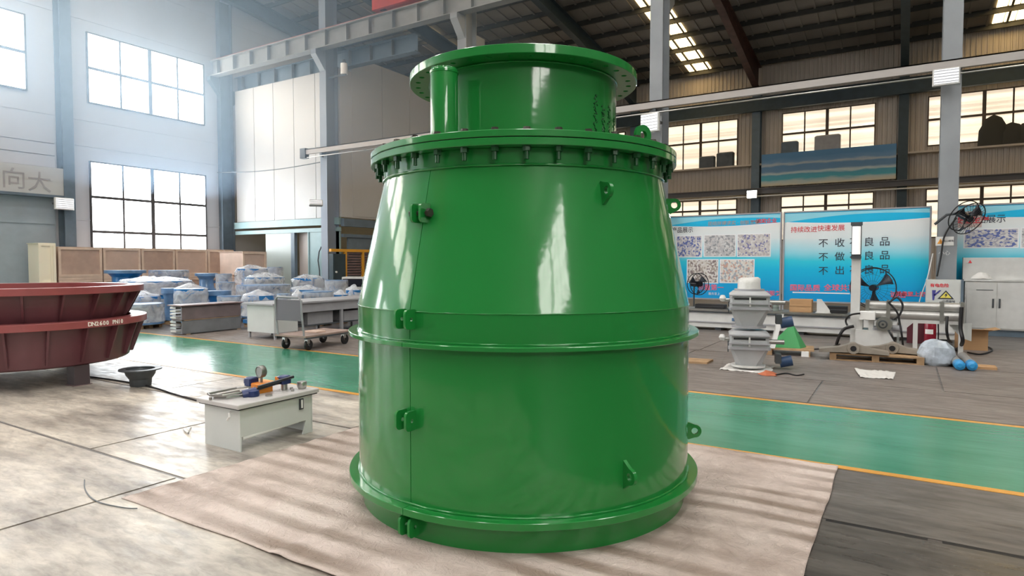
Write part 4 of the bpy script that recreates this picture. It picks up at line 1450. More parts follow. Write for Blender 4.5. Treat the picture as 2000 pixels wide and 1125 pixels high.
def board(label, x0, x1):
    t = thing('display_board', label, 'display board', ((x0 + x1) / 2, YBD, 0), 0, 'printed display boards')
    hw_ = (x1 - x0) / 2
    MB().box((-hw_, 0, ZB0), (hw_, .03, ZB1)).build('board_face', BOARD, t, 0)
    MB().box((-hw_ - .03, -.02, ZB1), (hw_ + .03, .05, ZB1 + .035)).build('frame_rail', GREY_PAINT, t, 0)
    MB().box((-hw_ - .03, -.02, ZB0 - .035), (hw_ + .03, .05, ZB0)).build('frame_rail', GREY_PAINT, t, 0)
    for s in (-1, 1):
        MB().box((s * (hw_ + .015) - .02, -.02, 0), (s * (hw_ + .015) + .02, .05, ZB1)).build('post', GREY_PAINT, t, 0)
    # printed waves across the head of the board
    n = 24

    def band(fl, fu, m_, y):
        g = MB()
        g.grid(n, 1, lambda a, b2: (-hw_ + 2 * hw_ * a, y, (fl(a) if b2 < .5 else fu(a))))
        g.build('printed_wave', m_, t, 0)
    band(lambda a: ZB1 - .235 - .06 * math.sin(PI * a), lambda a: ZB1, CYAN_PRINT, -.003)
    band(lambda a: ZB1 - .12 - .13 * (1 - a) ** 2 + .06 * math.sin(PI * a), lambda a: ZB1 - .02, SKYBLUE_PRINT, -.005)
    band(lambda a: ZB1 - .26 - .06 * math.sin(PI * a), lambda a: ZB1 - .235 - .06 * math.sin(PI * a), WHITE_PRINT, -.004)
    return t


def L(t, px, py):
    p = onY(px, py, YBD)
    return (p.x - t.location.x, -.006, p.z)


b1 = board('blue and white display board with five photographs, beside the flap valve', -5.86, -2.77)
b2 = board('blue display board with three lines of large dark characters', -2.67, .5)
b3 = board('blue display board over the white cabinet, past the column', 1.02, 4.3)


def photo(t, x0, y0, x1, y1, m, fr=True):
    a, b = L(t, x0, y1), L(t, x1, y0)
    o = MB().box((a[0], -.008, a[2]), (b[0], -.002, b[2])).build('printed_photo', m, t, 0)
    if fr:
        e_ = .025
        MB().box((a[0] - e_, -.006, a[2] - e_), (b[0] + e_, -.001, b[2] + e_)).build('photo_border', WHITE_PRINT, t, 0)


photo(b1, 1322, 461, 1370, 501, PH[0])
photo(b1, 1376, 459, 1436, 500, PH[1])
photo(b1, 1441, 457, 1504, 500, PH[2])
photo(b1, 1343, 508, 1402, 551, PH[3])
photo(b1, 1407, 508, 1472, 551, PH[4])
text('lettering', '产品展示', INK, b1, .17, L(b1, 1333, 450), sx=.9)
text('lettering', '团结拼搏求实 · 创新发展', GREY_PAINT, b1, .125, L(b1, 1432, 436), bold=.002)
text('lettering', '一流的企业', RED_PRINT, b1, .13, L(b1, 1492, 432), bold=.003)
text('lettering', '质量第一', PINK_PRINT, b1, .18, L(b1, 1388, 562), bold=.002)
text('lettering', '服务至上', WHITE_PRINT, b1, .08, L(b1, 1395, 574))
text('lettering', '优质的服务', PINK_PRINT, b1, .14, L(b1, 1497, 573), bold=.002)
text('lettering', '持续改进', RED_PRINT, b2, .165, L(b2, 1570, 449), sx=.95)
text('lettering', '快速发展', RED_PRINT, b2, .165, L(b2, 1623, 446), sx=.95)
for py, ch in ((476, '不收不良品'), (503, '不做不良品'), (530, '不出不良品')):
    for k, px in enumerate((1608, 1640, 1669, 1697, 1728)):
        o = text('lettering', ch[k], INK, b2, .235, L(b2, px, py - .028 * (px - 1608)))
        o.rotation_euler = (PI / 2, 0, 0)
text('lettering', '国际品质', PINK_PRINT, b2, .18, L(b2, 1572, 563), bold=.003)
text('lettering', '全球共享', PINK_PRINT, b2, .18, L(b2, 1640, 563), bold=.003)
text('lettering', '诚信', PINK_PRINT, b2, .17, L(b2, 1754, 576), bold=.003)
text('lettering', '质量至上服务', PINK_PRINT, b2, .12, L(b2, 1784, 575), bold=.004)
a, b = L(b2, 1548, 572), L(b2, 1660, 568)
MB().box((a[0], -.006, a[2]), (b[0], -.002, a[2] + .03)).build('printed_line', WHITE_PRINT, b2, 0)
text('lettering', '产品展示', INK, b3, .2, L(b3, 1926, 429), sx=.9)
photo(b3, 1884, 447, 1988, 483, PH[0])
photo(b3, 1995, 445, 2060, 483, PH[1])
a, b = L(b3, 1862, 445), L(b3, 1918, 412)
MB().box((a[0], -.012, a[2]), (b[0], -.006, b[2])).build('printed_notice', mat('pink_notice', (.62, .5, .46), .6), b3, 0)
text('lettering', '安全生产', RED_PRINT, b3, .16, (L(b3, 1898, 430)[0], -.014, L(b3, 1898, 431)[2]), bold=.004)
text('lettering', '注意事项', INK, b3, .1, (L(b3, 1900, 419)[0], -.014, L(b3, 1900, 419)[2]), bold=.002)

# ------------------------------------------------------------------ column signs
p = onY(1845, 471, YC - .3)
sg = thing('warning_sign', 'white sign with orange triangle fixed on the column by the display boards', 'sign', (p.x, YC - .3, p.z))
MB().box((-.17, -.012, -.1), (.17, -.001, .1)).build('sign_plate', PAPER, sg, 0)
MB().prism([(-.14, -.016, -.06), (-.02, -.016, -.06), (-.08, -.016, .06)], (0, .004, 0)).build('warning_triangle', ORANGE_PRINT, sg, 0)
text('lettering', '!', INK, sg, .09, (-.08, -.018, -.02))
text('lettering', '当心触电', INK, sg, .05, (.07, -.014, 0))
text('lettering', '小心', PAPER, sg, .11, (0, -.004, -.27))


# ------------------------------------------------------------------ fans
def fan(label, loc, r, rz, tilt=0.0, stand=0.0, wall=False, ringm=None):
    t = thing('industrial_fan', label, 'fan', loc, rz)
    M = Matrix.Translation((0, 0, stand)) @ Matrix.Rotation(tilt, 4, 'X')

    def T(m_):
        return m_.xf(M)
    ringm = ringm or BLACK
    n = 36
    for y, k in ((-.09, 1.0), (.06, .96)):
        T(MB().tube([(r * k * math.cos(2 * PI * i / n), y, r * k * math.sin(2 * PI * i / n)) for i in range(n)], .011, 6, True)).build('guard_ring', ringm, t)
    wires = MB()
    for i in range(28):
        a = 2 * PI * i / 28
        wires.tube([(.08 * math.cos(a), -.13, .08 * math.sin(a)), (r * .6 * math.cos(a), -.12, r * .6 * math.sin(a)), (r * math.cos(a), -.09, r * math.sin(a))], .0035, 4)
    for k in (.35, .65):
        wires.tube([(r * k * math.cos(2 * PI * i / n), -.125, r * k * math.sin(2 * PI * i / n)) for i in range(n)], .003, 4, True)
    T(wires).build('wire_guard', ringm, t)
    bl = None
    for i in range(3):
        a = 2 * PI * i / 3 + .6
        g = MB()
        g.grid(5, 3, lambda u_, w_: ((.06 + (r * .9 - .06) * u_) * math.cos(a + (w_ - .5) * .75 * (.4 + .6 * u_)), -.02 + (w_ - .5) * .09, (.06 + (r * .9 - .06) * u_) * math.sin(a + (w_ - .5) * .75 * (.4 + .6 * u_))))
        bl = T(g).build('fan_blade', mat('dark_fan_blade', (0.02, 0.03, 0.05), 0.35) if not wall else BLACK_GLOSS, t, 40)
        s_ = bl.modifiers.new('thick', 'SOLIDIFY')
        s_.thickness = .006
    T(MB().cyl((0, -.06, 0), (0, .2, 0), .075, n=18).cyl((0, -.14, 0), (0, -.12, 0), .07, n=18)).build('motor_hub', BLACK_GLOSS, t)
    if stand:
        MB().cyl((0, .14, .02), (0, .14, stand), .02, n=10).build('pole', GREY_DARK, t)
        MB().lathe([(0, 0), (.24, 0), (.22, .03), (.03, .05), (0, .05)], 24, (0, .14, 0)).build('foot', GREY_DARK, t)
    if wall:
        T(MB().tube([(0, .2, 0), (-.15, .32, -.1), (-.3, .36, -.35)], .03, 8)).build('wall_arm', GREY_DARK, t)
    return t


p = onY(1706, 562, 16.5)
fan('black standing fan with round wire guard before the blue board, behind the saw machine', (p.x, 16.5, 0), .46, -.15, stand=p.z)
p = onY(1362, 556, 16.5)
fan('small black standing fan beside the edge of the green vessel', (p.x, 16.5, 0), .28, .9, stand=p.z + .02)
p = onY(1886, 424, YC - .75)
fan('dark wall fan tilted on the column beside the display board', (p.x, YC - .8, p.z), .36, .75, tilt=.5, wall=True)

# ================================================================== RIGHT-HAND MACHINES
# long machine bed
bd = thing('machine_bed', 'long pale grey machine bed lying along the display boards', 'machine', (-2.2, 15.3, 0))
MB().box((-3.6, 0, .07), (3.1, .75, .46)).build('bed_body', WHITE_PAINT, bd, 0)
MB().box((-3.6, -.03, .18), (3.1, 0, .205)).build('lower_ledge', GREY_PAINT, bd, 0)
MB().box((-3.6, -.05, .46), (3.1, .12, .50)).box((-3.6, .55, .46), (3.1, .7, .50)).build('guide_rail', STEEL, bd, 0)
MB().box((-3.6, -.035, .415), (3.1, 0, .44)).build('cable_strip', GREY_DARK, bd, 0)
for x in (-3.4, -1.6, .2, 2.2, 2.9):
    MB().box((x, .05, 0), (x + .14, .7, .07)).build('foot', GREY_DARK, bd, 0)
MB().box((-1.2, -.02, .24), (-.9, -.001, .31)).build('blue_plate', BLUE_L, bd, 0)
# goods on the bed
for i, (px, pyt, w_, m2, nm, lab, cat) in enumerate([
        (1565, 584, .46, CARD, 'carton', 'brown carton sitting on the machine bed before the board with characters', 'box'),
        (1500, 590, .12, mat('brown_motor', (0.14, 0.06, 0.05), 0.5), 'small_motor', 'red-brown upright motor on the machine bed', 'motor'),
        (1515, 590, .12, mat('green_grey_tin', (0.22, 0.27, 0.24), 0.5), 'paint_tin', 'grey-green tin on the machine bed', 'tin'),
        (1635, 598, .4, BLACK, 'black_crate', 'flat black crate on the machine bed, next to the tall white post', 'crate'),
        (1388, 594, .7, BLACK, 'black_crate', 'long black crate on the machine bed near the green vessel', 'crate')]):
    p = onY(px, pyt, 15.6)
    t = thing(nm, lab, cat, (p.x, 15.62, .5))
    h = p.z - .5
    if cat in ('motor', 'tin'):
        MB().lathe([(0, 0), (w_ * .55, 0), (w_ * .55, h * .9), (w_ * .4, h), (0, h)], 18).build('body', m2, t)
        MB().lathe([(w_ * .56, h * .3), (w_ * .6, h * .3), (w_ * .6, h * .36), (w_ * .56, h * .36)], 18).build('band', GREY_DARK, t)
    else:
        MB().rbox((-w_ / 2, -.14, 0), (w_ / 2, .14, h), .01).build('body', m2, t)
        MB().box((-w_ / 2, -.15, h * .45), (w_ / 2, -.14, h * .55)).build('strap', m2 if m2 == CARD else GREY_DARK, t, 0)
t = thing('steel_bracket', 'pale triangular steel bracket standing on the machine bed', 'bracket', (onY(1606, 600, 15.35).x, 15.45, .5))
MB().prism([(-.12, 0, 0), (.14, 0, 0), (.14, 0, .06), (-.03, 0, .3), (-.12, 0, .3)], (0, .03, 0)).build('web', WHITE_PAINT, t, 0)
MB().box((-.14, -.05, 0), (.16, .1, .012)).build('base', WHITE_PAINT, t, 0)

# saw machine: base, post, control box, tubes
YS = 13.2
sm = thing('saw_machine', 'grey sawing machine with tall post, motor and long twin tubes', 'machine', (onY(1712, 680, YS).x, YS, 0))
ox_ = sm.location.x


def sx_(px, py, y=YS):
    p = onY(px, py, y)
    return p.x - ox_, p.z


xa, _ = sx_(1670, 680)
xb, _ = sx_(1752, 680)
_, zt = sx_(1700, 645)
MB().prism([(xa, 0, .0), (xb, 0, .0), (xb - .1, 0, zt), (xa, 0, zt)], (0, .55, 0)).build('machine_base', WHITE_PAINT, sm, 0)
x0, zt0 = sx_(1664, 437)
x1, _ = sx_(1682, 437)
MB().box((x0, .1, 0), (x1, .3, zt0)).build('tall_post', WHITE_PAINT, sm, 0)
_, zl = sx_(1670, 502)
lt = MB().box((x0 - .005, .06, zl), (x1 + .005, .1, zt0 + .0)).build('lamp_housing', GREY_DARK, sm, 0)
MB().cyl(((x0 + x1) / 2, .045, zl + .05), ((x0 + x1) / 2, .045, zt0 - .05), .07, n=14).build('lamp_tube', TUBE_LIT, lt)
MB().box((x0 - .01, .03, zl - .03), (x1 + .01, .12, zl + .02)).build('lamp_cap', GREY_DARK, lt, 0)
MB().box((x0 - .02, .03, zt0 - .03), (x1 + .02, .12, zt0 + .03)).build('lamp_cap', GREY_DARK, lt, 0)
xa2, za = sx_(1672, 645)
xb2, zb = sx_(1694, 616)
MB().box((xa2, .04, zt), (xa2 + .1, .4, zb)).box((xb2 + .02, .04, zt), (xb2 + .1, .4, zb)).build('upright', WHITE_PAINT, sm, 0)
xa3, z3 = sx_(1679, 623)
xb3, z4 = sx_(1710, 608)
MB().rbox((xa3, -.1, z3), (xb3, .06, z4), .01).build('control_box', PAPER, sm)
xm, zm = sx_(1727, 633)
mo = MB().cyl((xm, -.06, zm), (xm, .25, zm), .13, n=24).build('drive_motor', STEEL, sm)
MB().cyl((xm - .02, -.09, zm), (xm - .02, -.06, zm), .075, n=20).build('motor_cap', GREY_DARK, mo)
MB().lathe([(.02, 0), (.05, 0), (.05, .012), (.02, .012)], 18).xf(Matrix.Rotation(PI / 2, 4, 'X')).xf(Matrix.Translation((xm - .02, -.092, zm))).build('hub_ring', STEEL, mo)
MB().cyl((xm + .13, .05, zm - .07), (xm + .28, .05, zm - .07), .055, n=14).build('gear_case', GREY_PAINT, mo)
MB().rbox((xm - .18, .02, zt), (xm + .2, .3, zm - .06), .02).build('motor_mount', GREY_PAINT, sm)
xt0, zt1 = sx_(1694, 597)
xt1, _ = sx_(1882, 602)
_, zt2 = sx_(1740, 613)
MB().cyl((xt0, .15, zt1), (xt1, .15, zt1), .085, n=20).build('upper_tube', mat('brushed_tube', (0.5, 0.49, 0.47), 0.35, 0.6), sm)
MB().cyl((xt0, .1, zt2 - .02), (xt1, .1, zt2 - .02), .08, n=20).build('lower_tube', mat('brushed_tube', (0.5, 0.49, 0.47), 0.35, 0.6), sm)
for px in (1694, 1735, 1840, 1880):
    x, _ = sx_(px, 600)
    MB().box((x - .03, 0, zt2 - .12), (x + .03, .26, zt1 + .1)).build('tube_clamp', STEEL, sm, 0)
for px in (1788, 1878):
    x, _ = sx_(px, 640)
    MB().box((x - .035, .05, 0), (x + .035, .13, zt2 - .1)).build('leg', WHITE_PAINT, sm, 0)
xa4, za4 = sx_(1752, 628)
xb4, _ = sx_(1878, 628)
MB().box((xa4, .06, za4 - .02), (xb4, .12, za4 + .04)).build('cross_rail', WHITE_PAINT, sm, 0)
MB().box((xa4, .3, .1), (xb4 - .9, .33, za4)).build('guard_panel', TANK_WHITE, sm, 0)
MB().prism([(xa4 + .75, .2, za4), (xa4 + 1.1, .2, za4), (xa4 + 1.1, .2, .25), (xa4 + .95, .2, .3)], (0, .03, 0)).build('guard_panel', TANK_WHITE, sm, 0)


def cable(label, pts, r=.018, m_=BLACK, n=16, name='black_cable'):
    P = [Vector(p) for p in pts]
    out = []
    for i in range(len(P) - 1):
        p0_, p1_, p2_, p3_ = P[max(i - 1, 0)], P[i], P[i + 1], P[min(i + 2, len(P) - 1)]
        for k in range(6):
            t_ = k / 6
            out.append(.5 * ((2 * p1_) + (-p0_ + p2_) * t_ + (2 * p0_ - 5 * p1_ + 4 * p2_ - p3_) * t_ ** 2 + (-p0_ + 3 * p1_ - 3 * p2_ + p3_) * t_ ** 3))
    out.append(P[-1])
    return tag(MB().tube(out, r, 6).build(name, m_), label, 'cable')


Yq = YS - .12
cable('black cable looping from the saw machine tubes to its motor', [onY(1736, 592, Yq), onY(1752, 581, Yq), onY(1763, 596, Yq), onY(1757, 615, Yq), onY(1745, 624, Yq)])
cable('black cable hanging from the tube crossing down to the floor', [onY(1735, 590, Yq - .02), onY(1752, 610, Yq - .02), onY(1757, 630, Yq), onY(1762, 660, Yq), G(1764, 682, .02)])
cable('black cable slanting from the drive motor to the floor', [onY(1735, 645, Yq - .05), onY(1745, 662, Yq - .05), G(1756, 682, .02)])
cable('bundle of black cables behind the machine base, curving to the floor', [onY(1668, 637, YS - .0), onY(1650, 642, YS), onY(1640, 655, YS), G(1634, 672, .025)], .03)
cable('black cable leaving the control box toward the bed', [onY(1680, 612, Yq), onY(1662, 615, Yq), onY(1652, 625, Yq + .2), onY(1655, 636, Yq + .2)])
cable('thick black hose hanging from the tube end beside the carton', [onY(1878, 600, Yq), onY(1876, 640, Yq), onY(1880, 668, Yq), G(1868, 683, .03), G(1856, 676, .03)], .03)
cable('black hose loop under the tubes', [onY(1850, 618, Yq + .05), onY(1849, 645, Yq), onY(1853, 664, Yq + .3), G(1858, 668, .03)], .022)
cable('black cable lying on the floor beside the white cabinet', [G(1890, 688, .02), G(1915, 692, .02), G(1938, 684, .02), G(1925, 676, .02), G(1900, 672, .02)], .014)
cable('long black cable lying on the floor between the two pallets', [G(1560, 680, .02), G(1590, 682, .02), G(1618, 679, .02), G(1640, 672, .02)], .014)
cable('black cable end on the floor beside the orange rag', [G(1512, 733, .016), G(1535, 729, .016), G(1555, 733, .016), G(1570, 731, .016)], .01)
cable('thin dark cord on the floor behind the tank, toward the red covers', [G(170, 735, .014), G(240, 745, .014), G(300, 757, .014), G(340, 770, .014), G(386, 783, .014)], .012)
cable('thin wire curved on the floor near the cloth corner', [G(165, 937, .012), G(166, 955, .012), G(178, 972, .012), G(200, 983, .012), G(245, 992, .012), G(268, 993, .012)], .004, GREY_DARK)

# extinguisher
p = G(1816, 676)
ex = thing('fire_extinguisher', 'dark red fire extinguisher standing behind the plastic bundle', 'fire extinguisher', (p.x, p.y, 0))
MB().lathe([(0, 0), (.095, 0), (.1, .02), (.1, .42), (.08, .5), (.04, .53), (.035, .56), (0, .56)], 24).build('cylinder_body', EXT_RED, ex)
MB().lathe([(.1005, .24), (.102, .24), (.102, .33), (.1005, .33)], 24, a0=-.8 * PI, a1=-.35 * PI).build('paper_label', PAPER, ex)
MB().box((-.02, -.06, .56), (.02, .05, .6)).box((-.015, -.14, .6), (.015, .03, .62)).build('valve_head', BLACK_GLOSS, ex, 0)
MB().tube([(.03, 0, .58), (.12, -.02, .52), (.13, -.02, .3), (.13, -.02, .1)], .012, 6).build('hose', BLACK, ex)
ep = MB().prism([(p.x - .38, p.y + .15, .02), (p.x - .08, p.y + .15, .02), (p.x + .02, p.y + .15, .62), (p.x - .08, p.y + .15, .62), (p.x - .38, p.y + .15, .32)], (0, .04, 0))
tag(ep.build('maroon_guard', mat('maroon_paint', (0.10, 0.02, 0.03), 0.5), None, 0), 'maroon sloping steel guard behind the fire extinguisher', 'guard')

# pallet with two cast arms
pl = thing('long_pallet', 'wooden pallet carrying the two cast steel arms', 'pallet', (G(1620, 703).x, G(1620, 703).y, 0), math.atan2(.21, 1.16) * .5)
LX = 1.32
for y in (0, .35, .7):
    MB().box((0, y, .0), (LX, y + .09, .02)).build('bottom_board', PALLET, pl, 0)
for x in (0, LX / 2 - .05, LX - .1):
    for y in (0, .35, .7):
        MB().box((x, y, .02), (x + .1, y + .09, .1)).build('block', PALLET, pl, 0)
for i in range(7):
    MB().box((0, i * .115 - .005, .1), (LX, i * .115 + .095, .122)).build('deck_board', PALLET, pl, 0)


def arm(label, x, y, flip):
    t = thing('cast_arm', label, 'casting', (x, y, .145), flip, 'cast arms on the pallet')
    n = 28
    MB().lathe([(.045, -.12), (.085, -.12), (.09, -.11), (.09, .11), (.085, .12), (.045, .12)], 28).xf(Matrix.Rotation(PI / 2, 4, 'X')).xf(Matrix.Translation((0, 0, .07))).build('hub', CAST, t)
    for s in (-1, 1):
        MB().loft([[(s * .05, -.09, .0), (s * .05, .09, .0), (s * .05, .09, .14), (s * .05, -.09, .14)],
                   [(s * .2, -.11, -.0), (s * .2, .11, -.0), (s * .2, .11, .085), (s * .2, -.11, .085)],
                   [(s * .5, -.13, -.01), (s * .5, .13, -.01), (s * .5, .13, .04), (s * .5, -.13, .04)]]).build('arm_blade', CAST, t, 30)
    MB().cyl((0, -.13, .07), (0, .1, .07), .043, n=18).build('bore', BLACK, t)
    return t


pa = G(1665, 690, .14)
arm('cast steel arm with round hub, on the pallet end beside the green sheet', pa.x, pa.y + .12, .1)
pa = G(1740, 693, .14)
a2 = arm('cast steel arm with round hub, on the pallet end beside the plastic bundle', pa.x + .02, pa.y + .36, -.05)
a2.location.z = .145

# plastic bundle
p = G(1829, 716)
g = MB()
g.lathe([(.0, .0), (.18, .0), (.23, .06), (.25, .17), (.22, .28), (.15, .36), (.06, .395), (.0, .40)], 26, (p.x, p.y + .2, 0), closed=False)
g.v = [tuple(Vector(q) + Vector((noise.noise(Vector(q) * 9), noise.noise(Vector(q) * 9 + Vector((3, 1, 0))), noise.noise(Vector(q) * 9 + Vector((0, 4, 2))) * (1 if q[2] > .02 else 0))) * .035) for q in g.v]
tag(g.build('plastic_bundle', mat('blue_white_film', (0.55, 0.62, 0.70), 0.25, bump=0.8, bscale=18, vary=.3, vscale=8), None, 25), 'round bundle wrapped in crumpled bluish plastic on the floor', 'bundle')
# two pipes with blue wrapped ends
for k, (pxa, pya, pxb, pyb, lab) in enumerate([(1858, 697, 1874, 719, 'grey pipe with blue wrapped end, lying next to the plastic bundle'), (1880, 696, 1898, 720, 'grey pipe with blue wrapped end, lying on the cabinet side of its twin')]):
    qa, qb = G(pxa, pya, .085), G(pxb, pyb - 6, .085)
    t = thing('wrapped_pipe', lab, 'pipe', (qb.x, qb.y, 0), 0, 'pipes with blue wrapped ends')
    d = (qa - qb)
    MB().cyl((0, 0, .085), (d.x, d.y, .085), .062, .07, n=18).build('pipe_body', mat('galvanised_pipe', (0.36, 0.35, 0.34), 0.5, 0.3, vary=.2), t)
    e_ = d.normalized() * .12
    crm = MB().cyl((e_.x, e_.y, .085), (-e_.x * .3, -e_.y * .3, .085), .074, .07, n=18).cyl((-e_.x * .3, -e_.y * .3, .085), (-e_.x * .5, -e_.y * .5, .085), .07, .03, n=18)
    crm.build('blue_end_wrap', BLUE_WRAP, t, 25)
p = G(1922, 722)
t = MB().rbox((p.x - .14, p.y, .0), (p.x + .16, p.y + .22, .05), .01).build('flat_carton', CARD)
tag(t, 'small flat carton on the floor beside the blue-ended pipes', 'box')
# cardboard box
p = G(1910, 684)
cb = thing('cardboard_box', 'open brown cardboard box on the floor before the white cabinet', 'box', (p.x - .1, p.y + .1, 0), .1)
MB().box((-.22, -.2, 0), (.22, .2, .36)).build('box_body', CARD, cb, 0)
MB().prism([(-.22, -.2, .36), (.22, -.2, .36), (.26, -.38, .40), (-.18, -.38, .40)], (0, 0, .008)).build('flap', CARD, cb, 0)
MB().prism([(.22, -.2, .36), (.22, .2, .36), (.4, .2, .40), (.4, -.2, .40)], (0, 0, .008)).build('flap', CARD, cb, 0)

# electric box
p0, p1 = onY(1809, 546, 16.6), onY(1877, 546, 16.6)
eb = thing('electric_cabinet', 'white electric cabinet with lightning warning triangle before the column', 'cabinet', ((p0.x + p1.x) / 2, 16.6, 0))
hw_ = (p1.x - p0.x) / 2
MB().box((-hw_, 0, .06), (hw_, .35, p0.z)).build('cabinet_body', TANK_WHITE, eb, 0)
MB().box((-hw_ + .02, -.015, .08), (hw_ - .02, 0, p0.z - .03)).build('cabinet_door', TANK_WHITE, eb, 0)
MB().box((-hw_, .05, 0), (hw_, .3, .06)).build('plinth', GREY_DARK, eb, 0)
MB().box((hw_ - .0, -.0, .06), (hw_ + .05, .36, p0.z)).build('side_edge', STEEL_BLUE, eb, 0)
zc = onY(1843, 576, 16.6).z
MB().prism([(-.1, -.02, zc - .09), (.2, -.02, zc - .09), (.05, -.02, zc + .1)], (0, .004, 0)).build('warning_triangle', INK, eb, 0)
MB().prism([(-.055, -.024, zc - .065), (.155, -.024, zc - .065), (.05, -.024, zc + .065)], (0, .004, 0)).build('triangle_field', mat('yellow_print', (.8, .7, .12), .6), eb, 0)
MB().prism([(.07, -.028, zc + .05), (.02, -.028, zc - .01), (.05, -.028, zc - .01), (.035, -.028, zc - .06), (.085, -.028, zc + .012), (.055, -.028, zc + .012)], (0, .004, 0)).build('lightning_bolt', INK, eb, 0)
MB().prism([(-.2, -.02, zc + .1), (-.13, -.02, zc + .1), (-.16, -.02, zc - .12), (-.19, -.02, zc - .12)], (0, .004, 0)).build('violet_mark', BLUE_PRINT, eb, 0)
MB().prism([(-.07, -.02, zc + .1), (-.03, -.02, zc + .1), (-.15, -.02, zc - .03), (-.17, -.02, zc - .0)], (0, .004, 0)).build('violet_mark', BLUE_PRINT, eb, 0)
text('lettering', '有电危险', RED_PRINT, eb, .085, (-.07, -.018, zc + .2), bold=.002)
text('lettering', '必须接地', INK, eb, .06, (.1, -.018, zc - .14))
cable('dark cable draping down the column side behind the electric cabinet', [onY(1868, 425, YC - .36), onY(1845, 460, YC - .36), onY(1838, 500, YC - .36), onY(1830, 540, YC - .36)], .018)
cable('pale cable slanting across the blue board to the electric cabinet', [onY(1822, 495, YC - .3), onY(1812, 540, 17.2), onY(1800, 575, 17.2), onY(1795, 592, 17.2)], .012, PAPER)

# white cabinet and the white hood board above it
x0, x1 = onY(1884, 600, 17.25).x, 3.3
zc1 = onY(1950, 546, 17.25).z
wc = thing('white_cabinet', 'long white steel cabinet with double doors on a dark plinth', 'cabinet', (x0, 17.25, 0))
W_ = x1 - x0
MB().box((0, 0, .14), (W_, .45, zc1 - .04)).build('cabinet_body', WHITE_PAINT, wc, 0)
MB().box((-.03, -.03, zc1 - .04), (W_, .47, zc1)).build('cabinet_top', WHITE_PAINT, wc, 0)
MB().box((.02, .04, 0), (W_, .42, .14)).build('plinth', STEEL_BLUE, wc, 0)
dd = onY(1946, 600, 17.25).x - x0
for a, b, hs in ((.03, dd - .012, 1), (dd + .012, 2 * dd - .03, -1), (2 * dd - .0, 3 * dd - .03, 1)):
    if a > W_:
        continue
    dr = MB().box((a, -.018, .17), (min(b, W_), 0, zc1 - .08)).build('door', WHITE_PAINT, wc, 0)
    hx = b - .05 if hs > 0 else a + .04
    MB().box((hx - .015, -.04, .62), (hx + .015, -.018, .82)).build('handle', GREY_DARK, dr, 0)
MB().box((.2, -.022, zc1 - .24), (.5, -.018, zc1 - .225)).build('name_plate', GREY_DARK, wc, 0)
hb = thing('white_hood', 'white dented sheet-metal hood standing on the white cabinet', 'hood', (x0, 17.4, zc1))
zh = onY(1950, 503, 17.4).z - zc1
g = MB().grid(24, 10, lambda a, b2: (-.04 + (W_ + .02) * a, -.01 + .018 * noise.noise(Vector((a * 6, b2 * 3, 2))), zh * b2))
g.build('front_sheet', WHITE_PAINT, hb, 60)
MB().box((-.04, .015, 0), (W_, .26, zh)).build('hood_box', WHITE_PAINT, hb, 0)
MB().prism([(.05, -.02, zh - .12), (.12, -.02, zh - .12), (.085, -.02, zh - .05)], (0, .004, 0)).build('red_mark', RED_PRINT, hb, 0)
p = onY(1917, 540, 17.3)
g = MB().lathe([(0, .14), (.08, .13), (.16, .06), (.2, 0)], 18, (p.x, 17.3, zc1 + .002), closed=False)
g.v = [tuple(Vector(q) + Vector((0, 0, abs(noise.noise(Vector(q) * 12)) * .04))) for q in g.v]
g.v = [(q[0], 17.3 + (q[1] - 17.3) * .35, q[2]) for q in g.v]
tag(g.build('white_cloth', WHITE_CLOTH), 'crumpled white cloth lying on the white cabinet', 'cloth')

# ------------------------------------------------------------------ twin flap valve
fvp = G(1455, 724)
fv = thing('flap_valve', 'pale grey double flap valve with two hoppers standing on a white sheet', 'valve', (fvp.x, fvp.y + .22, .01), math.radians(14))


def sq(h, z, c=.05):
    return [(-h + c, -h, z), (h - c, -h, z), (h, -h + c, z), (h, h - c, z), (h - c, h, z), (-h + c, h, z), (-h, h - c, z), (-h, -h + c, z)]


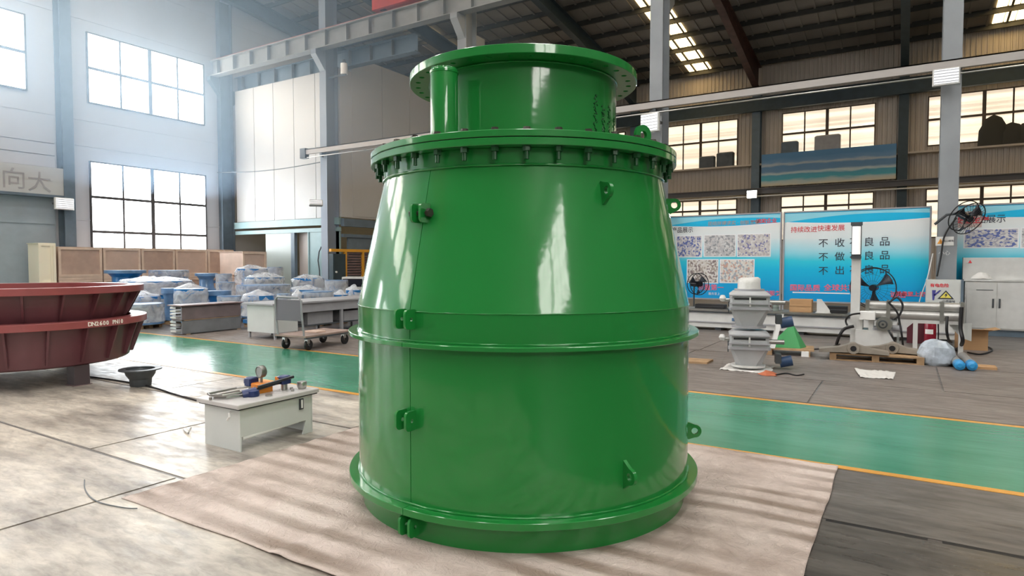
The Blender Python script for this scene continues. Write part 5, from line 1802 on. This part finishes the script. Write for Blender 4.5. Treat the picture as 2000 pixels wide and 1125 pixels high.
for k, z in enumerate((.03, .62)):
    MB().lathe([(.12, z), (.245, z), (.245, z + .03), (.12, z + .03)], 32).build('round_flange', GREY_PAINT if k else WHITE_PAINT, fv, 30)
    MB().loft([sq(.18, z + .03, .08), sq(.19, z + .06, .08), sq(.265, z + .28, .04)]).build('hopper', mat('pale_grey_valve_paint', (0.46, 0.47, 0.48), 0.35, vary=.08), fv, 30)
    bx = MB().loft([sq(.275, z + .28, .03), sq(.275, z + .50, .03)]).build('chamber', mat('pale_grey_valve_paint', (0.46, 0.47, 0.48), 0.35), fv, 0)
    MB().loft([sq(.295, z + .28, .03), sq(.295, z + .315, .03)]).build('chamber_flange', GREY_PAINT, bx, 0)
    MB().box((-.22, -.283, z + .43), (.22, -.27, z + .455)).build('slot', BLACK, bx, 0)
    MB().box((-.012, -.3, z + .33), (.012, -.275, z + .47)).build('latch_rib', WHITE_PAINT, bx, 0)
    for zz in (z + .36, z + .48):
        MB().box((-.29, -.31, zz), (.29, -.275, zz + .02)).build('clamp_bar', GREY_PAINT, bx, 0)
    MB().loft([sq(.285, z + .50, .06), sq(.23, z + .55, .1)]).build('top_cover', mat('pale_grey_valve_paint', (0.46, 0.47, 0.48), 0.35), fv, 30)
    sh = MB().cyl((-.275, -.1, z + .41), (-.36, -.1, z + .41), .03, n=12).build('pivot_shaft', STEEL, fv)
    MB().lathe([(0, -.05), (.03, -.045), (.05, 0), (.03, .045), (0, .05)], 14, (-.38, -.14, z + .44), closed=False).build('counterweight', WHITE_PAINT, sh)
    MB().box((-.3, -.12, z + .22), (-.285, -.09, z + .42)).build('side_lever', GREY_DARK, fv, 0)
    MB().cyl((.275, 0, z + .38), (.5, 0, z + .38), .035, n=12).build('drive_shaft', STEEL, fv)
    MB().cyl((.45, .1, z + .06), (.62, .1, z + .1), .08, n=16).build('gear_motor', mat('dark_blue_motor', (0.03, 0.07, 0.16), 0.4), fv)
    MB().box((.38, -.05, z + .06), (.46, .15, z + .2)).build('motor_mount', GREY_DARK, fv, 0)
MB().lathe([(.1, 1.17), (.215, 1.17), (.215, 1.20), (.1, 1.20)], 32).build('round_flange', GREY_PAINT, fv, 30)
crumple([(.0, 1.37), (.12, 1.37), (.155, 1.35), (.16, 1.28), (.165, 1.2)], 24, 3.0, .012, (0, 0, 0)).build('wrapped_spout', mat('cream_wrap', (0.66, 0.65, 0.62), 0.35, bump=.4), fv, 60)
g = MB().grid(22, 22, lambda a, b2: (fvp.x + (a - .5) * .68 * (1 + .12 * noise.noise(Vector((a * 3, b2 * 3, 1)))), fvp.y + .18 + (b2 - .5) * .66, .007 + .006 * abs(noise.noise(Vector((a * 7, b2 * 7, 0)))) if abs(a - .5) < .38 and abs(b2 - .5) < .38 else .008 + .03 * abs(noise.noise(Vector((a * 9, b2 * 9, 0))))))
o = g.build('white_sheet', WHITE_CLOTH, None, 60)
o.modifiers.new('thick', 'SOLIDIFY').thickness = .003
tag(o, 'crumpled white plastic sheet under the double flap valve', 'sheet')
# pallet with green sheet and white angle behind
p = G(1505, 694)
gp = thing('small_pallet', 'small wooden pallet carrying the green sheet, behind the flap valve', 'pallet', (p.x - .1, p.y, 0), .12)
for x in (0.02, .62):
    MB().box((x, 0, 0), (x + .1, .6, .1)).build('runner', PALLET, gp, 0)
for i in range(5):
    MB().box((-.12, i * .13, .1), (.78, i * .13 + .11, .125)).build('deck_board', PALLET, gp, 0)
gs = thing('green_sheet', 'folded bright green steel sheet leaning on the small pallet', 'sheet', (p.x - .05, p.y + .12, .127), .1)
MB().prism([(-.02, 0, 0), (.5, .03, 0), (.36, .18, .42)], (0, .012, 0)).build('main_face', GREEN_SHEET, gs, 0)
MB().prism([(.5, .03, 0), (.58, .3, 0), (.36, .18, .42)], (.01, .008, 0)).build('folded_face', GREEN_SHEET, gs, 0)
an = MB().prism([(p.x - .02, p.y + .02, .127), (p.x + .07, p.y + .02, .127), (p.x + .2, p.y + .05, .72), (p.x + .11, p.y + .05, .72)], (0, .02, 0)).prism([(p.x - .02, p.y + .02, .127), (p.x + .0, p.y + .02, .127), (p.x + .13, p.y + .05, .72), (p.x + .11, p.y + .05, .72)], (-.0, .07, 0))
an.v = [(x, y - .04, z) for x, y, z in an.v]
tag(an.build('steel_angle', PAPER, None, 0), 'white steel angle leaning between the flap valve and the green sheet', 'steel angle')

# loose items on the floor
p0, p1, p2, p3 = G(1668, 722), G(1750, 728), G(1745, 742), G(1680, 739)
g = MB().grid(26, 14, lambda a, b2: (*((p0.lerp(p1, a)).lerp(p3.lerp(p2, a), b2)).to_2d(), .01 + .03 * abs(noise.noise(Vector((a * 7, b2 * 4, 3)))) + .05 * max(0, .25 - a)))
o = g.build('paper_sheet', WHITE_CLOTH, None, 40)
o.modifiers.new('thick', 'SOLIDIFY').thickness = .002
tag(o, 'white crumpled paper sheet lying on the grey floor alone', 'sheet')
p = G(1352, 712)
tag(MB().prism([(p.x - .25, p.y, 0.006), (p.x + .2, p.y + .12, 0.006), (p.x + .2, p.y + .5, 0.006), (p.x - .25, p.y + .45, 0.006)], (0, 0, .03)).build('plywood_piece', PALLET, None, 0), 'flat plywood piece on the floor beside the green vessel', 'board')
p = G(1562, 697)
tag(MB().rbox((p.x + .02, p.y, 0.006), (p.x + .14, p.y + .1, .1), .008).build('white_block', PAPER, None, 0), 'small white block on the floor at the corner of the small pallet', 'block')
p = G(1500, 733)
g = MB().lathe([(0, .07), (.06, .05), (.13, .012)], 12, (p.x, p.y, 0), closed=False)
g.v = [tuple(Vector(q) + Vector((noise.noise(Vector(q) * 14) * .05, noise.noise(Vector(q) * 14 + Vector((4, 0, 0))) * .05, 0))) for q in g.v]
tag(g.build('orange_rag', mat('orange_rag', (0.45, 0.13, 0.06), 0.8), None, 25), 'crumpled orange-red rag on the floor beside the flap valve', 'rag')
p = G(365, 845)
tag(MB().tube([G(360, 838, .02), G(368, 846, .02), G(372, 836, .035)], .012, 6).build('hose_fitting', PAPER), 'small white hose fitting on the floor beside the tank', 'fitting')
